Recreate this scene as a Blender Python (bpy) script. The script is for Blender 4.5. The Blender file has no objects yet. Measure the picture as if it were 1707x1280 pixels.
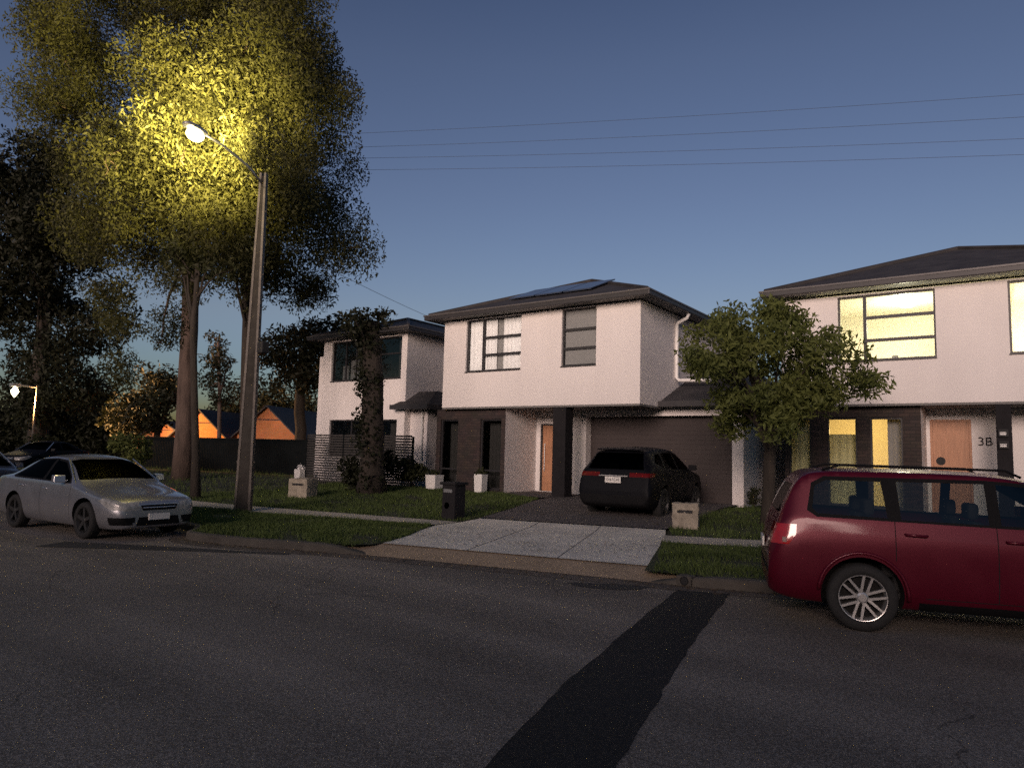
import bpy, bmesh, math, random
from mathutils import Vector, Matrix
R = math.radians
sc = bpy.context.scene
COL = sc.collection
random.seed(7)
SUN_E, SKY_EL, SKY_DUST, SKY_S, DENOISE = 3.65, 2.0, 1.0, .16, False
SKY_RAMP = [(0., (1.1, 1.6, 2.7)), (.08, (1.85, 1.85, 2.3)), (.18, (2.9, 1.9, 1.8)), (.35, (2.65, 1.6, 1.52)), (.5, (2.4, 1.42, 1.33)), (.6, (1.9, 1.17, 1.15)), (1., (1.1, .85, .95))]

# ------------------------------------------------------------------ camera
CAMH, FPX, PW, PH = 1.60, 1165.0, 1707.0, 1280.0
YAW, PIT, ROL = R(36.05), R(5.55), R(1.53)
fw = Vector((-math.sin(YAW)*math.cos(PIT), math.cos(YAW)*math.cos(PIT), math.sin(PIT)))
r0 = Vector((math.cos(YAW), math.sin(YAW), 0)); u0 = r0.cross(fw)
rt = r0*math.cos(ROL) + u0*math.sin(ROL); up = -r0*math.sin(ROL) + u0*math.cos(ROL)
cam = bpy.data.cameras.new('camera'); camo = bpy.data.objects.new('camera', cam); COL.objects.link(camo)
M = Matrix((rt, up, -fw)).transposed().to_4x4(); M.translation = Vector((0, 0, CAMH)); camo.matrix_world = M
cam.sensor_width = 36; cam.lens = 36*FPX/PW; cam.clip_start = .1; cam.clip_end = 3000
sc.camera = camo
def at(px, py, D):
    """point at depth D (m) along the view axis seen at photo pixel px,py"""
    return Vector((0, 0, CAMH)) + D*(rt*((px-PW/2)/FPX) - up*((py-PH/2)/FPX) + fw)

# ------------------------------------------------------------------ materials
def L(c):
    c = [x/255 for x in c]
    return tuple((x/12.92 if x <= .04045 else ((x+.055)/1.055)**2.4) for x in c) + (1,)
def nmat(name):
    m = bpy.data.materials.new(name); m.use_nodes = True
    nt = m.node_tree; b = nt.nodes['Principled BSDF']
    return m, nt, b
def mat(name, col, rough=.6, vary=.25, scale=6., bump=0., bscale=60., metal=0., spec=.5, coat=0., detail=6, col2=None, stretch=None):
    """principled with two-octave colour variation and fine bump"""
    m, nt, b = nmat(name); N = nt.nodes; K = nt.links
    tc = N.new('ShaderNodeTexCoord'); vec = tc.outputs['Object']
    if stretch:
        mp = N.new('ShaderNodeMapping'); mp.inputs['Scale'].default_value = stretch; K.new(vec, mp.inputs['Vector']); vec = mp.outputs['Vector']
    n = N.new('ShaderNodeTexNoise'); n.inputs['Scale'].default_value = scale; n.inputs['Detail'].default_value = detail; n.inputs['Roughness'].default_value = .65
    K.new(vec, n.inputs['Vector'])
    cr = N.new('ShaderNodeValToRGB'); cr.color_ramp.elements[0].position = .3; cr.color_ramp.elements[1].position = .7
    c = Vector(col[:3]); a = c*(1-vary); d = Vector(col2[:3]) if col2 else c*(1+vary)
    cr.color_ramp.elements[0].color = (*a, 1); cr.color_ramp.elements[1].color = (*d, 1)
    K.new(n.outputs['Fac'], cr.inputs['Fac']); K.new(cr.outputs['Color'], b.inputs['Base Color'])
    b.inputs['Roughness'].default_value = rough; b.inputs['Metallic'].default_value = metal
    b.inputs['Specular IOR Level'].default_value = spec; b.inputs['Coat Weight'].default_value = coat
    if bump:
        n2 = N.new('ShaderNodeTexNoise'); n2.inputs['Scale'].default_value = bscale; n2.inputs['Detail'].default_value = 4
        K.new(vec, n2.inputs['Vector'])
        bp = N.new('ShaderNodeBump'); bp.inputs['Strength'].default_value = bump; bp.inputs['Distance'].default_value = .02
        K.new(n2.outputs['Fac'], bp.inputs['Height']); K.new(bp.outputs['Normal'], b.inputs['Normal'])
    return m
def emat(name, col, s):
    m, nt, b = nmat(name); b.inputs['Base Color'].default_value = col
    b.inputs['Emission Color'].default_value = col; b.inputs['Emission Strength'].default_value = s
    return m
def glass(name, tint=(.9, .93, .95), ior=1.5, extra=.03, gl=1.):
    m, nt, b = nmat(name); N = nt.nodes; K = nt.links; N.remove(b)
    t = N.new('ShaderNodeBsdfTransparent'); t.inputs['Color'].default_value = (*tint, 1)
    g = N.new('ShaderNodeBsdfGlossy'); g.inputs['Roughness'].default_value = .02; g.inputs['Color'].default_value = (gl, gl, gl, 1)
    f = N.new('ShaderNodeFresnel'); f.inputs['IOR'].default_value = ior
    a = N.new('ShaderNodeMath'); a.operation = 'ADD'; a.inputs[1].default_value = extra; a.use_clamp = True
    x = N.new('ShaderNodeMixShader'); K.new(f.outputs[0], a.inputs[0]); K.new(a.outputs[0], x.inputs[0])
    K.new(t.outputs[0], x.inputs[1]); K.new(g.outputs[0], x.inputs[2]); K.new(x.outputs[0], N['Material Output'].inputs['Surface'])
    return m
def brickmat(name, c1, c2, mortar, bw=.24, bh=.086, rough=.85):
    m, nt, b = nmat(name); N = nt.nodes; K = nt.links
    tc = N.new('ShaderNodeTexCoord'); mp = N.new('ShaderNodeMapping'); mp.inputs['Rotation'].default_value = (R(90), 0, 0)
    K.new(tc.outputs['Object'], mp.inputs['Vector'])
    br = N.new('ShaderNodeTexBrick'); br.inputs['Scale'].default_value = 1; br.inputs['Brick Width'].default_value = bw; br.inputs['Row Height'].default_value = bh
    br.inputs['Mortar Size'].default_value = .008; br.inputs['Color1'].default_value = c1; br.inputs['Color2'].default_value = c2; br.inputs['Mortar'].default_value = mortar
    K.new(mp.outputs[0], br.inputs['Vector'])
    n = N.new('ShaderNodeTexNoise'); n.inputs['Scale'].default_value = 3; K.new(tc.outputs['Object'], n.inputs['Vector'])
    mx = N.new('ShaderNodeMix'); mx.data_type = 'RGBA'; mx.blend_type = 'MULTIPLY'; mx.inputs['Factor'].default_value = .6
    K.new(br.outputs['Color'], mx.inputs['A']); K.new(n.outputs['Color'], mx.inputs['B'])
    mx2 = N.new('ShaderNodeMix'); mx2.data_type = 'RGBA'; mx2.inputs['Factor'].default_value = .5
    K.new(br.outputs['Color'], mx2.inputs['A']); K.new(mx.outputs['Result'], mx2.inputs['B'])
    K.new(mx2.outputs['Result'], b.inputs['Base Color']); b.inputs['Roughness'].default_value = rough
    bp = N.new('ShaderNodeBump'); bp.inputs['Strength'].default_value = .5; bp.inputs['Distance'].default_value = .01
    K.new(br.outputs['Fac'], bp.inputs['Height']); bp.invert = True; K.new(bp.outputs['Normal'], b.inputs['Normal'])
    return m
def leafmat(name, c1, c2, trans=.25):
    m, nt, b = nmat(name); N = nt.nodes; K = nt.links
    tc = N.new('ShaderNodeTexCoord')
    n = N.new('ShaderNodeTexNoise'); n.inputs['Scale'].default_value = .9; n.inputs['Detail'].default_value = 8; n.inputs['Roughness'].default_value = .8
    K.new(tc.outputs['Object'], n.inputs['Vector'])
    cr = N.new('ShaderNodeValToRGB'); cr.color_ramp.elements[0].position = .32; cr.color_ramp.elements[1].position = .68
    cr.color_ramp.elements[0].color = (*c1, 1); cr.color_ramp.elements[1].color = (*c2, 1)
    K.new(n.outputs['Fac'], cr.inputs['Fac']); K.new(cr.outputs['Color'], b.inputs['Base Color'])
    b.inputs['Roughness'].default_value = .65; b.inputs['Specular IOR Level'].default_value = .25
    t = N.new('ShaderNodeBsdfTranslucent'); K.new(cr.outputs['Color'], t.inputs['Color'])
    x = N.new('ShaderNodeMixShader'); x.inputs[0].default_value = trans
    K.new(b.outputs[0], x.inputs[1]); K.new(t.outputs[0], x.inputs[2]); K.new(x.outputs[0], N['Material Output'].inputs['Surface'])
    return m
def speckle(name, base, fine, rough=.9, fscale=220, big=.5, bump=.35, cracks=False):
    """asphalt / exposed aggregate: fine stone speckle over broad stains"""
    m, nt, b = nmat(name); N = nt.nodes; K = nt.links; tc = N.new('ShaderNodeTexCoord')
    v = N.new('ShaderNodeTexVoronoi'); v.inputs['Scale'].default_value = fscale; K.new(tc.outputs['Object'], v.inputs['Vector'])
    n1 = N.new('ShaderNodeTexNoise'); n1.inputs['Scale'].default_value = big; n1.inputs['Detail'].default_value = 7; n1.inputs['Roughness'].default_value = .62; K.new(tc.outputs['Object'], n1.inputs['Vector'])
    n2 = N.new('ShaderNodeTexNoise'); n2.inputs['Scale'].default_value = 38; n2.inputs['Detail'].default_value = 5; K.new(tc.outputs['Object'], n2.inputs['Vector'])
    c1 = N.new('ShaderNodeValToRGB'); b0 = Vector(base[:3]); f0 = Vector(fine[:3])
    c1.color_ramp.elements[0].position = .3; c1.color_ramp.elements[1].position = .72
    c1.color_ramp.elements[0].color = (*(b0*.72), 1); c1.color_ramp.elements[1].color = (*(b0*1.25), 1)
    K.new(n1.outputs['Fac'], c1.inputs['Fac'])
    c2 = N.new('ShaderNodeValToRGB'); c2.color_ramp.elements[0].position = .45; c2.color_ramp.elements[1].position = .75
    c2.color_ramp.elements[0].color = (.55, .55, .55, 1); c2.color_ramp.elements[1].color = (1.5, 1.5, 1.5, 1); K.new(n2.outputs['Fac'], c2.inputs['Fac'])
    mu = N.new('ShaderNodeMix'); mu.data_type = 'RGBA'; mu.blend_type = 'MULTIPLY'; mu.inputs['Factor'].default_value = .7
    K.new(c1.outputs['Color'], mu.inputs['A']); K.new(c2.outputs['Color'], mu.inputs['B'])
    ms = N.new('ShaderNodeMix'); ms.data_type = 'RGBA'
    th = N.new('ShaderNodeMath'); th.operation = 'LESS_THAN'; th.inputs[1].default_value = .28
    sp = N.new('ShaderNodeSeparateColor'); K.new(v.outputs['Color'], sp.inputs[0]); K.new(sp.outputs[0], th.inputs[0])
    K.new(th.outputs[0], ms.inputs['Factor']); K.new(mu.outputs['Result'], ms.inputs['A']); ms.inputs['B'].default_value = (*f0, 1)
    out = ms.outputs['Result']
    if cracks:      # wheel-worn lanes along the street, oil stains and a sparse crack network
        mp = N.new('ShaderNodeMapping'); mp.inputs['Rotation'].default_value = (0, 0, R(-15)); mp.inputs['Scale'].default_value = (.05, .55, 1); K.new(tc.outputs['Object'], mp.inputs['Vector'])
        n3 = N.new('ShaderNodeTexNoise'); n3.inputs['Scale'].default_value = 1.6; n3.inputs['Detail'].default_value = 4; K.new(mp.outputs[0], n3.inputs['Vector'])
        m3 = N.new('ShaderNodeMapRange'); m3.inputs['From Min'].default_value = .35; m3.inputs['From Max'].default_value = .65; m3.inputs['To Min'].default_value = .74; m3.inputs['To Max'].default_value = 1.2; K.new(n3.outputs['Fac'], m3.inputs['Value'])
        nw = N.new('ShaderNodeTexNoise'); nw.inputs['Scale'].default_value = 1.3; nw.inputs['Detail'].default_value = 6; K.new(tc.outputs['Object'], nw.inputs['Vector'])
        av = N.new('ShaderNodeVectorMath'); av.operation = 'MULTIPLY_ADD'; av.inputs[1].default_value = (.9, .9, .9); K.new(nw.outputs['Color'], av.inputs[0]); K.new(tc.outputs['Object'], av.inputs[2])
        ve = N.new('ShaderNodeTexVoronoi'); ve.feature = 'DISTANCE_TO_EDGE'; ve.inputs['Scale'].default_value = .42; K.new(av.outputs[0], ve.inputs['Vector'])
        mc = N.new('ShaderNodeMapRange'); mc.inputs['From Min'].default_value = .001; mc.inputs['From Max'].default_value = .006; mc.inputs['To Min'].default_value = .5; mc.inputs['To Max'].default_value = 1.; K.new(ve.outputs['Distance'], mc.inputs['Value'])
        nk = N.new('ShaderNodeTexNoise'); nk.inputs['Scale'].default_value = .35; K.new(tc.outputs['Object'], nk.inputs['Vector'])
        gk = N.new('ShaderNodeMath'); gk.operation = 'GREATER_THAN'; gk.inputs[1].default_value = .53; K.new(nk.outputs['Fac'], gk.inputs[0])
        mk = N.new('ShaderNodeMix'); mk.inputs['A'].default_value = 1.; K.new(gk.outputs[0], mk.inputs['Factor']); K.new(mc.outputs[0], mk.inputs['B'])
        pr = N.new('ShaderNodeMath'); pr.operation = 'MULTIPLY'; K.new(mk.outputs[0], pr.inputs[0]); K.new(m3.outputs[0], pr.inputs[1])
        mm = N.new('ShaderNodeMix'); mm.data_type = 'RGBA'; mm.blend_type = 'MULTIPLY'; mm.inputs['Factor'].default_value = 1; K.new(out, mm.inputs['A']); K.new(pr.outputs[0], mm.inputs['B']); out = mm.outputs['Result']
    K.new(out, b.inputs['Base Color']); b.inputs['Roughness'].default_value = rough; b.inputs['Specular IOR Level'].default_value = .3
    bp = N.new('ShaderNodeBump'); bp.inputs['Strength'].default_value = bump; bp.inputs['Distance'].default_value = .006
    K.new(v.outputs['Distance'], bp.inputs['Height']); K.new(bp.outputs['Normal'], b.inputs['Normal'])
    return m
MT = {}
MT['asphalt'] = speckle('asphalt', (.190, .164, .138), (.30, .27, .24), fscale=150, cracks=True)
MT['patch'] = speckle('fresh_asphalt', (.018, .0175, .018), (.035, .034, .033), fscale=170)
MT['gutter'] = speckle('gutter_concrete', (.12, .10, .085), (.17, .145, .12), fscale=120, big=1.2)
MT['kerb'] = mat('kerb_concrete', (.075, .068, .058), .9, .35, 2.5, .4, 70)
MT['layback'] = speckle('layback_concrete', (.34, .26, .18), (.44, .345, .25), fscale=140, big=1.3)
MT['concrete'] = speckle('pale_concrete', (.68, .645, .575), (.78, .75, .68), fscale=160, big=.9, bump=.2)
MT['footpath'] = speckle('footpath_concrete', (.46, .42, .36), (.55, .51, .44), fscale=160, big=.8, bump=.2)
MT['aggregate'] = speckle('exposed_aggregate', (.095, .085, .085), (.19, .175, .17), fscale=90, big=.9, bump=.6)
MT['soil'] = mat('dark_soil_turf', (.022, .026, .012), .95, .45, 1.4, .6, 25)
MT['turf'] = mat('turf_thatch', (.026, .036, .012), .95, .45, 1.8, .7, 60)
MT['stucco'] = mat('white_render', (.76, .72, .70), .85, .05, .9, .2, 130, stretch=(1, 1, .35))
MT['stucco_grey'] = mat('grey_render', (.62, .60, .585), .85, .04, 1.1, .18, 130)
MT['soffit'] = mat('soffit_board', (.17, .165, .16), .8, .08, 2)
MT['fascia'] = mat('charcoal_metal', (.035, .034, .037), .5, .15, 4)
MT['gutter_m'] = mat('gutter_metal', (.10, .095, .095), .45, .12, 4)
MT['frame'] = mat('window_frame', (.028, .027, .03), .45, .1, 5)
MT['brick'] = brickmat('dark_brick', L((70, 58, 54)), L((52, 44, 43)), L((46, 42, 41)))
MT['orange_brick'] = brickmat('orange_brick', (.62, .20, .06, 1), (.52, .16, .045, 1), (.45, .26, .14, 1))
MT['col_dark'] = mat('dark_cladding', (.02, .019, .021), .85, .2, 3, .2, 60, spec=.15)
MT['garage'] = mat('garage_door_metal', (.062, .052, .051), .6, .1, 2, spec=.2)
MT['door'] = mat('orange_timber', (.42, .21, .115), .45, .22, 3, .1, 30, stretch=(6, 6, .6))
MT['white_paint'] = mat('white_paint', (.78, .77, .74), .5, .06, 3)
MT['curtain'] = mat('curtain', (.86, .86, .86), .9, .06, 3)
MT['blind'] = mat('grey_blind', (.27, .265, .26), .9, .05, 2)
MT['glass'] = glass('house_glass', (.92, .94, .94), 1.35, .0)
MT['dark_glass'] = glass('dark_glass', (.35, .36, .36), 1.5, .02)
MT['cream'] = mat('cream_room', (.86, .82, .70), .9, .04, 1)
MT['sheer'] = mat('sheer_curtain', (.62, .60, .34), .9, .1, 3)
MT['panel'] = mat('solar_cells', (.035, .045, .07), .2, .15, 9)
MT['bark_pale'] = mat('gum_bark', (.085, .06, .048), .9, .55, 1.6, .8, 9, stretch=(3, 3, .5))
MT['bark'] = mat('dark_bark', (.035, .028, .022), .95, .4, 2, .9, 14, stretch=(3, 3, .5))
MT['leaf_gum'] = leafmat('gum_leaf', (.026, .030, .012), (.075, .075, .024), .25)
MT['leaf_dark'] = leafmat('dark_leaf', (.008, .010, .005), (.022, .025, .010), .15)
MT['leaf_mid'] = leafmat('mid_leaf', (.018, .023, .010), (.045, .05, .018), .2)
MT['leaf_street'] = leafmat('street_leaf', (.050, .070, .020), (.17, .19, .052), .3)
MT['grassblade'] = leafmat('grass_blade', (.046, .070, .020), (.115, .160, .046), .25)
MT['pole_concrete'] = mat('pole_concrete', (.042, .038, .034), .9, .4, 2.2, .5, 40, spec=.2)
MT['steel'] = mat('weathered_steel', (.085, .074, .064), .6, .4, 5, .2, 30, metal=.2)
MT['galv'] = mat('galvanised_steel', (.42, .42, .42), .4, .15, 6, metal=.7)
MT['wire'] = mat('cable', (.05, .055, .07), .6, .1)
MT['lamp'] = emat('lit_lamp_lens', (1, .86, .45, 1), 14)
MT['lamp2'] = emat('lit_far_lamp_lens', (1, .88, .55, 1), 16)
MT['bulb'] = emat('ceiling_bulb', (1, .92, .68, 1), 14)
MT['fence_dark'] = mat('dark_fence_steel', (.007, .009, .010), .9, .25, 1.4, spec=.05)
MT['slat'] = mat('fence_slat', (.05, .048, .047), .8, .25, 3, spec=.15)
MT['roof_far'] = mat('dark_roof_tile', (.035, .035, .04), .8, .25, 3)
MT['stone'] = mat('limestone', (.30, .265, .21), .9, .35, 5, .8, 18)
MT['black'] = mat('matt_black', (.012, .012, .013), .7, .2)
MT['plate'] = mat('number_plate', (.75, .73, .68), .5, .05)
MT['plate_txt'] = mat('plate_letters', (.02, .02, .025), .6, .05)
def roofmat():
    m, nt, b = nmat('roof_tiles'); N = nt.nodes; K = nt.links; tc = N.new('ShaderNodeTexCoord')
    n = N.new('ShaderNodeTexNoise'); n.inputs['Scale'].default_value = 2.2; n.inputs['Detail'].default_value = 8; K.new(tc.outputs['Object'], n.inputs['Vector'])
    cr = N.new('ShaderNodeValToRGB'); cr.color_ramp.elements[0].position = .3; cr.color_ramp.elements[1].position = .7
    cr.color_ramp.elements[0].color = (.024, .023, .025, 1); cr.color_ramp.elements[1].color = (.048, .046, .048, 1)
    K.new(n.outputs['Fac'], cr.inputs['Fac']); K.new(cr.outputs['Color'], b.inputs['Base Color']); b.inputs['Roughness'].default_value = .7
    w = N.new('ShaderNodeTexWave'); w.wave_type = 'BANDS'; w.bands_direction = 'Z'; w.wave_profile = 'SAW'; w.inputs['Scale'].default_value = 2.1; w.inputs['Distortion'].default_value = .3
    K.new(tc.outputs['Object'], w.inputs['Vector'])
    bp = N.new('ShaderNodeBump'); bp.inputs['Strength'].default_value = .8; bp.inputs['Distance'].default_value = .03
    K.new(w.outputs['Fac'], bp.inputs['Height']); K.new(bp.outputs['Normal'], b.inputs['Normal'])
    return m
MT['roof'] = roofmat()

# ------------------------------------------------------------------ object helpers
def tag(o, label=None, cat=None, group=None, kind=None):
    if label: o['label'] = label
    if cat: o['category'] = cat
    if group: o['group'] = group
    if kind: o['kind'] = kind
    return o
def thing(name, label, cat, loc=(0, 0, 0), rz=0, group=None, scale=1):
    o = bpy.data.objects.new(name, None); COL.objects.link(o); o.empty_display_size = .2
    o.location = loc; o.rotation_euler = (0, 0, rz); o.scale = (scale,)*3
    return tag(o, label, cat, group)
class MB:
    def __init__(s): s.v = []; s.f = []; s.smooth = False
    def poly(s, pts):
        n = len(s.v); s.v += [tuple(p) for p in pts]; s.f.append(tuple(range(n, n+len(pts)))); return s
    def box(s, x0, x1, y0, y1, z0, z1):
        n = len(s.v)
        s.v += [(x, y, z) for z in (z0, z1) for y in (y0, y1) for x in (x0, x1)]
        s.f += [tuple(n+i for i in q) for q in ((0, 2, 3, 1), (4, 5, 7, 6), (0, 1, 5, 4), (2, 6, 7, 3), (0, 4, 6, 2), (1, 3, 7, 5))]
        return s
    def hexa(s, p):      # 4 bottom + 4 top points
        n = len(s.v); s.v += [tuple(q) for q in p]
        s.f += [tuple(n+i for i in q) for q in ((3, 2, 1, 0), (4, 5, 6, 7), (0, 1, 5, 4), (1, 2, 6, 5), (2, 3, 7, 6), (3, 0, 4, 7))]
        return s
    def tube(s, pts, rads, n=8, cap=True):
        pts = [Vector(p) for p in pts]
        if not isinstance(rads, (list, tuple)): rads = [rads]*len(pts)
        base = len(s.v); a = None
        for i, p in enumerate(pts):
            d = (pts[min(i+1, len(pts)-1)]-pts[max(i-1, 0)]).normalized()
            if a is None:
                a = d.orthogonal().normalized()
            a = (a-d*a.dot(d)).normalized(); b = d.cross(a)
            for k in range(n):
                t = 2*math.pi*k/n; s.v.append(tuple(p+(a*math.cos(t)+b*math.sin(t))*rads[i]))
        for i in range(len(pts)-1):
            for k in range(n):
                q = base+i*n
                s.f.append((q+k, q+(k+1) % n, q+n+(k+1) % n, q+n+k))
        if cap:
            s.f.append(tuple(base+k for k in reversed(range(n)))); e = base+(len(pts)-1)*n; s.f.append(tuple(e+k for k in range(n)))
        return s
    def lathe(s, prof, org, axis, n=24):
        """prof: (radius, height along axis)"""
        ax = Vector(axis).normalized(); a = ax.orthogonal().normalized(); b = ax.cross(a); base = len(s.v); o = Vector(org)
        for (r, h) in prof:
            for k in range(n):
                t = 2*math.pi*k/n; s.v.append(tuple(o+ax*h+(a*math.cos(t)+b*math.sin(t))*r))
        for i in range(len(prof)-1):
            for k in range(n):
                q = base+i*n; s.f.append((q+k, q+(k+1) % n, q+n+(k+1) % n, q+n+k))
        return s
    def build(s, name, m, parent=None, org=None, smooth=None):
        me = bpy.data.meshes.new(name)
        v = s.v
        if org is not None: v = [(p[0]-org[0], p[1]-org[1], p[2]-org[2]) for p in v]
        me.from_pydata(v, [], s.f); me.update()
        if isinstance(m, str): m = MT[m]
        me.materials.append(m)
        if s.smooth or smooth:
            me.polygons.foreach_set('use_smooth', [True]*len(me.polygons))
        o = bpy.data.objects.new(name, me); COL.objects.link(o)
        if parent: o.parent = parent
        elif org is not None: o.location = org
        return o
def bevel(o, w=.01, seg=2):
    md = o.modifiers.new('bevel', 'BEVEL'); md.width = w; md.segments = seg; md.limit_method = 'ANGLE'; return o
def text_mesh(txt, size, name, m, parent, loc, rot, align='CENTER', extr=.002):
    cu = bpy.data.curves.new('txt', 'FONT'); cu.body = txt; cu.size = size; cu.align_x = align; cu.align_y = 'CENTER'; cu.extrude = extr
    t = bpy.data.objects.new('txt', cu); COL.objects.link(t)
    dg = bpy.context.evaluated_depsgraph_get(); me = bpy.data.meshes.new_from_object(t.evaluated_get(dg))
    bpy.data.objects.remove(t); bpy.data.curves.remove(cu)
    me.materials.clear(); me.materials.append(MT[m] if isinstance(m, str) else m)
    o = bpy.data.objects.new(name, me); COL.objects.link(o); o.parent = parent; o.location = loc; o.rotation_euler = rot
    return o

# ------------------------------------------------------------------ terrain
KP = [(-120, 19), (-60, 12.5), (-40, 10), (-22, 8.0), (-16, 7.4), (-13, 7.15), (-12.2, 7.08), (-11.8, 6.85), (-11.4, 6.42), (-10.9, 6.45), (-10.2, 6.58), (-7.85, 7.42), (-4.51, 8.25), (-3.22, 8.5), (-2.24, 8.86), (-1.6, 9.25), (0, 9.85), (6, 12), (16, 16.4), (40, 27), (90, 52)]
def interp(P, x):
    if x <= P[0][0]: return P[0][1]
    for (a, b), (c, d) in zip(P, P[1:]):
        if x <= c: return b+(d-b)*(x-a)/(c-a)
    return P[-1][1]
def kerb(x): return interp(KP, x)
def gz(x, y):
    d = y-kerb(x)
    if d <= 0: return 0.
    if d < .15: return .12*d/.15
    if d < 4.6: return .12
    if d < 9.2: return .12+.21*(d-4.6)/4.6
    return .33
def densify(P, step):
    out = []
    for a, b in zip(P, P[1:]):
        a = Vector(a[:2]); b = Vector(b[:2]); n = max(1, int((b-a).length/step))
        out += [a.lerp(b, i/n) for i in range(n)]
    return out+[Vector(P[-1][:2])]
def resample(P, n):
    P = [Vector(p[:2]) for p in P]; ls = [0]
    for a, b in zip(P, P[1:]): ls.append(ls[-1]+(b-a).length)
    out = []; j = 0
    for i in range(n+1):
        t = ls[-1]*i/n
        while j < len(P)-2 and ls[j+1] < t: j += 1
        out.append(P[j].lerp(P[j+1], (t-ls[j])/max(1e-9, ls[j+1]-ls[j])))
    return out
def strip(name, m, A, B, n, k, off, zf=gz):
    a = resample(A, n); b = resample(B, n); s = MB(); W = k+1
    for i in range(n+1):
        for j in range(k+1):
            p = a[i].lerp(b[i], j/k); s.v.append((p.x, p.y, zf(p.x, p.y)+off))
    for i in range(n):
        for j in range(k):
            q = i*W+j; s.f.append((q, q+W, q+W+1, q+1))
    # make faces point up
    o = s.build(name, m)
    me = o.data
    if me.polygons[0].normal.z < 0: me.flip_normals()
    return tag(o, kind='structure')
def kz(P): return [(x, y) for x, y in P]
def kline(x0, x1, dy, step=.4):
    n = max(1, int(abs(x1-x0)/step)); return [(x0+(x1-x0)*i/n, kerb(x0+(x1-x0)*i/n)+dy) for i in range(n+1)]
# ground sheet to the horizon
s = MB()
xs = [-900, -500, -250, -120]+list(range(-80, 41, 2))+[80, 200, 500, 900]; ys = [-600, -200, -60, -20]+[i*1.0 for i in range(0, 61)]+[90, 160, 400, 900, 1500]
for y in ys:
    for x in xs: s.v.append((x, y, gz(x, y)-.05 if y-kerb(x) > 1.2 else -.03))
for j in range(len(ys)-1):
    for i in range(len(xs)-1):
        q = j*len(xs)+i; s.f.append((q, q+1, q+1+len(xs), q+len(xs)))
tag(s.build('ground', 'soil'), kind='structure')
def flat(x, y): return 0.
strip('road', 'asphalt', [(-120, -40), (90, -40)] , [(-120, 19), (90, 52)], 1, 1, -500) if False else None
A = [(p[0], -30) for p in KP]; s = MB()
for (x, y) in [(-120, 19)]+[(x, kerb(x)-.3) for x in [i*.5-60 for i in range(0, 301)]]:
    s.v.append((x, -30, 0)); s.v.append((x, y, 0))
for i in range(len(s.v)//2-1): s.f.append((2*i, 2*i+2, 2*i+3, 2*i+1))
tag(s.build('road', 'asphalt'), kind='structure')
strip('gutter', 'gutter', kline(-60, 60, -.34), kline(-60, 60, .0), 240, 1, .004, flat)
# unseen bank added behind the viewer to block the low dusk light
s = MB(); hx = [i*6-150 for i in range(51)]; hr = random.Random(5)
for i, x in enumerate(hx):
    h = 7.6+1.1*math.sin(x*.11)+hr.uniform(-.5, .5)
    for y, k in ((-17, 0), (-19, .55), (-21.5, .92), (-25, 1), (-60, .9)): s.v.append((x, y, h*k+.0))
for i in range(len(hx)-1):
    for j in range(4): q = i*5+j; s.f.append((q, q+1, q+6, q+5))
o_ = s.build('added_light_block', 'soil'); tag(o_, kind='structure')
# trench reinstatement and patches in the asphalt
def sheet(name, m, pts, z):
    o = MB().poly([(p[0], p[1], z) for p in pts]).build(name, m)
    if o.data.polygons[0].normal.z < 0: o.data.flip_normals()
    return tag(o, kind='structure')
rnd = random.Random(3)
la = [(-3.40, 8.13), (-3.02, 6.2), (-2.60, 4.2), (-2.27, 2.95), (-1.9, 1.5), (-1.2, -1.4), (-.3, -5.5)]
ra = [(.75, -5.3), (-.35, -1.2), (-1.2, 1.5), (-1.74, 3.38), (-2.10, 4.9), (-2.42, 6.3), (-2.84, 8.38)]
def jag(P):
    q = resample(P, 90); return [(p.x+rnd.gauss(0, .007), p.y+rnd.gauss(0, .012)) for p in q]
sheet('asphalt_trench_patch', 'patch', jag(la)+jag(ra), .005)
MT['patch2'] = speckle('older_asphalt_patch', (.042, .04, .04), (.08, .077, .074), fscale=160)
sheet('asphalt_patch', 'patch2', [(-4.62, 7.62), (-4.55, 7.72), (-4.25, 7.9), (-3.95, 8.05), (-3.72, 8.12), (-3.75, 7.85), (-3.95, 7.65), (-4.2, 7.55), (-4.45, 7.52)], .0045)
sheet('asphalt_patch', 'patch2', [(-12.3, 5.0), (-10.9, 5.75), (-9.6, 6.35), (-8.9, 6.72), (-8.8, 6.6), (-9.7, 6.05), (-10.8, 5.3), (-12.0, 4.45)], .0045)
# kerbs
def kerb_mesh(name, x0, x1, taper_end=None):
    s = MB(); n = int(abs(x1-x0)/.25); prof = [(0, 0.0), (.015, .10), (.04, .125), (.17, .128), (.17, -.02)]
    for i in range(n+1):
        x = x0+(x1-x0)*i/n; t = 1.
        if taper_end is not None: t = min(1., .12+abs(x-taper_end)/.7)
        for (d, z) in prof: s.v.append((x-.25*d, kerb(x)+d*.97, z*t))
    P = len(prof)
    for i in range(n):
        for j in range(P-1): q = i*P+j; s.f.append((q, q+P, q+P+1, q+1))
    o = s.build(name, 'kerb'); tag(o, kind='structure')
kerb_mesh('kerb', -60, -8.0, -8.0); kerb_mesh('kerb', -3.85, 40, -3.85)
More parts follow.
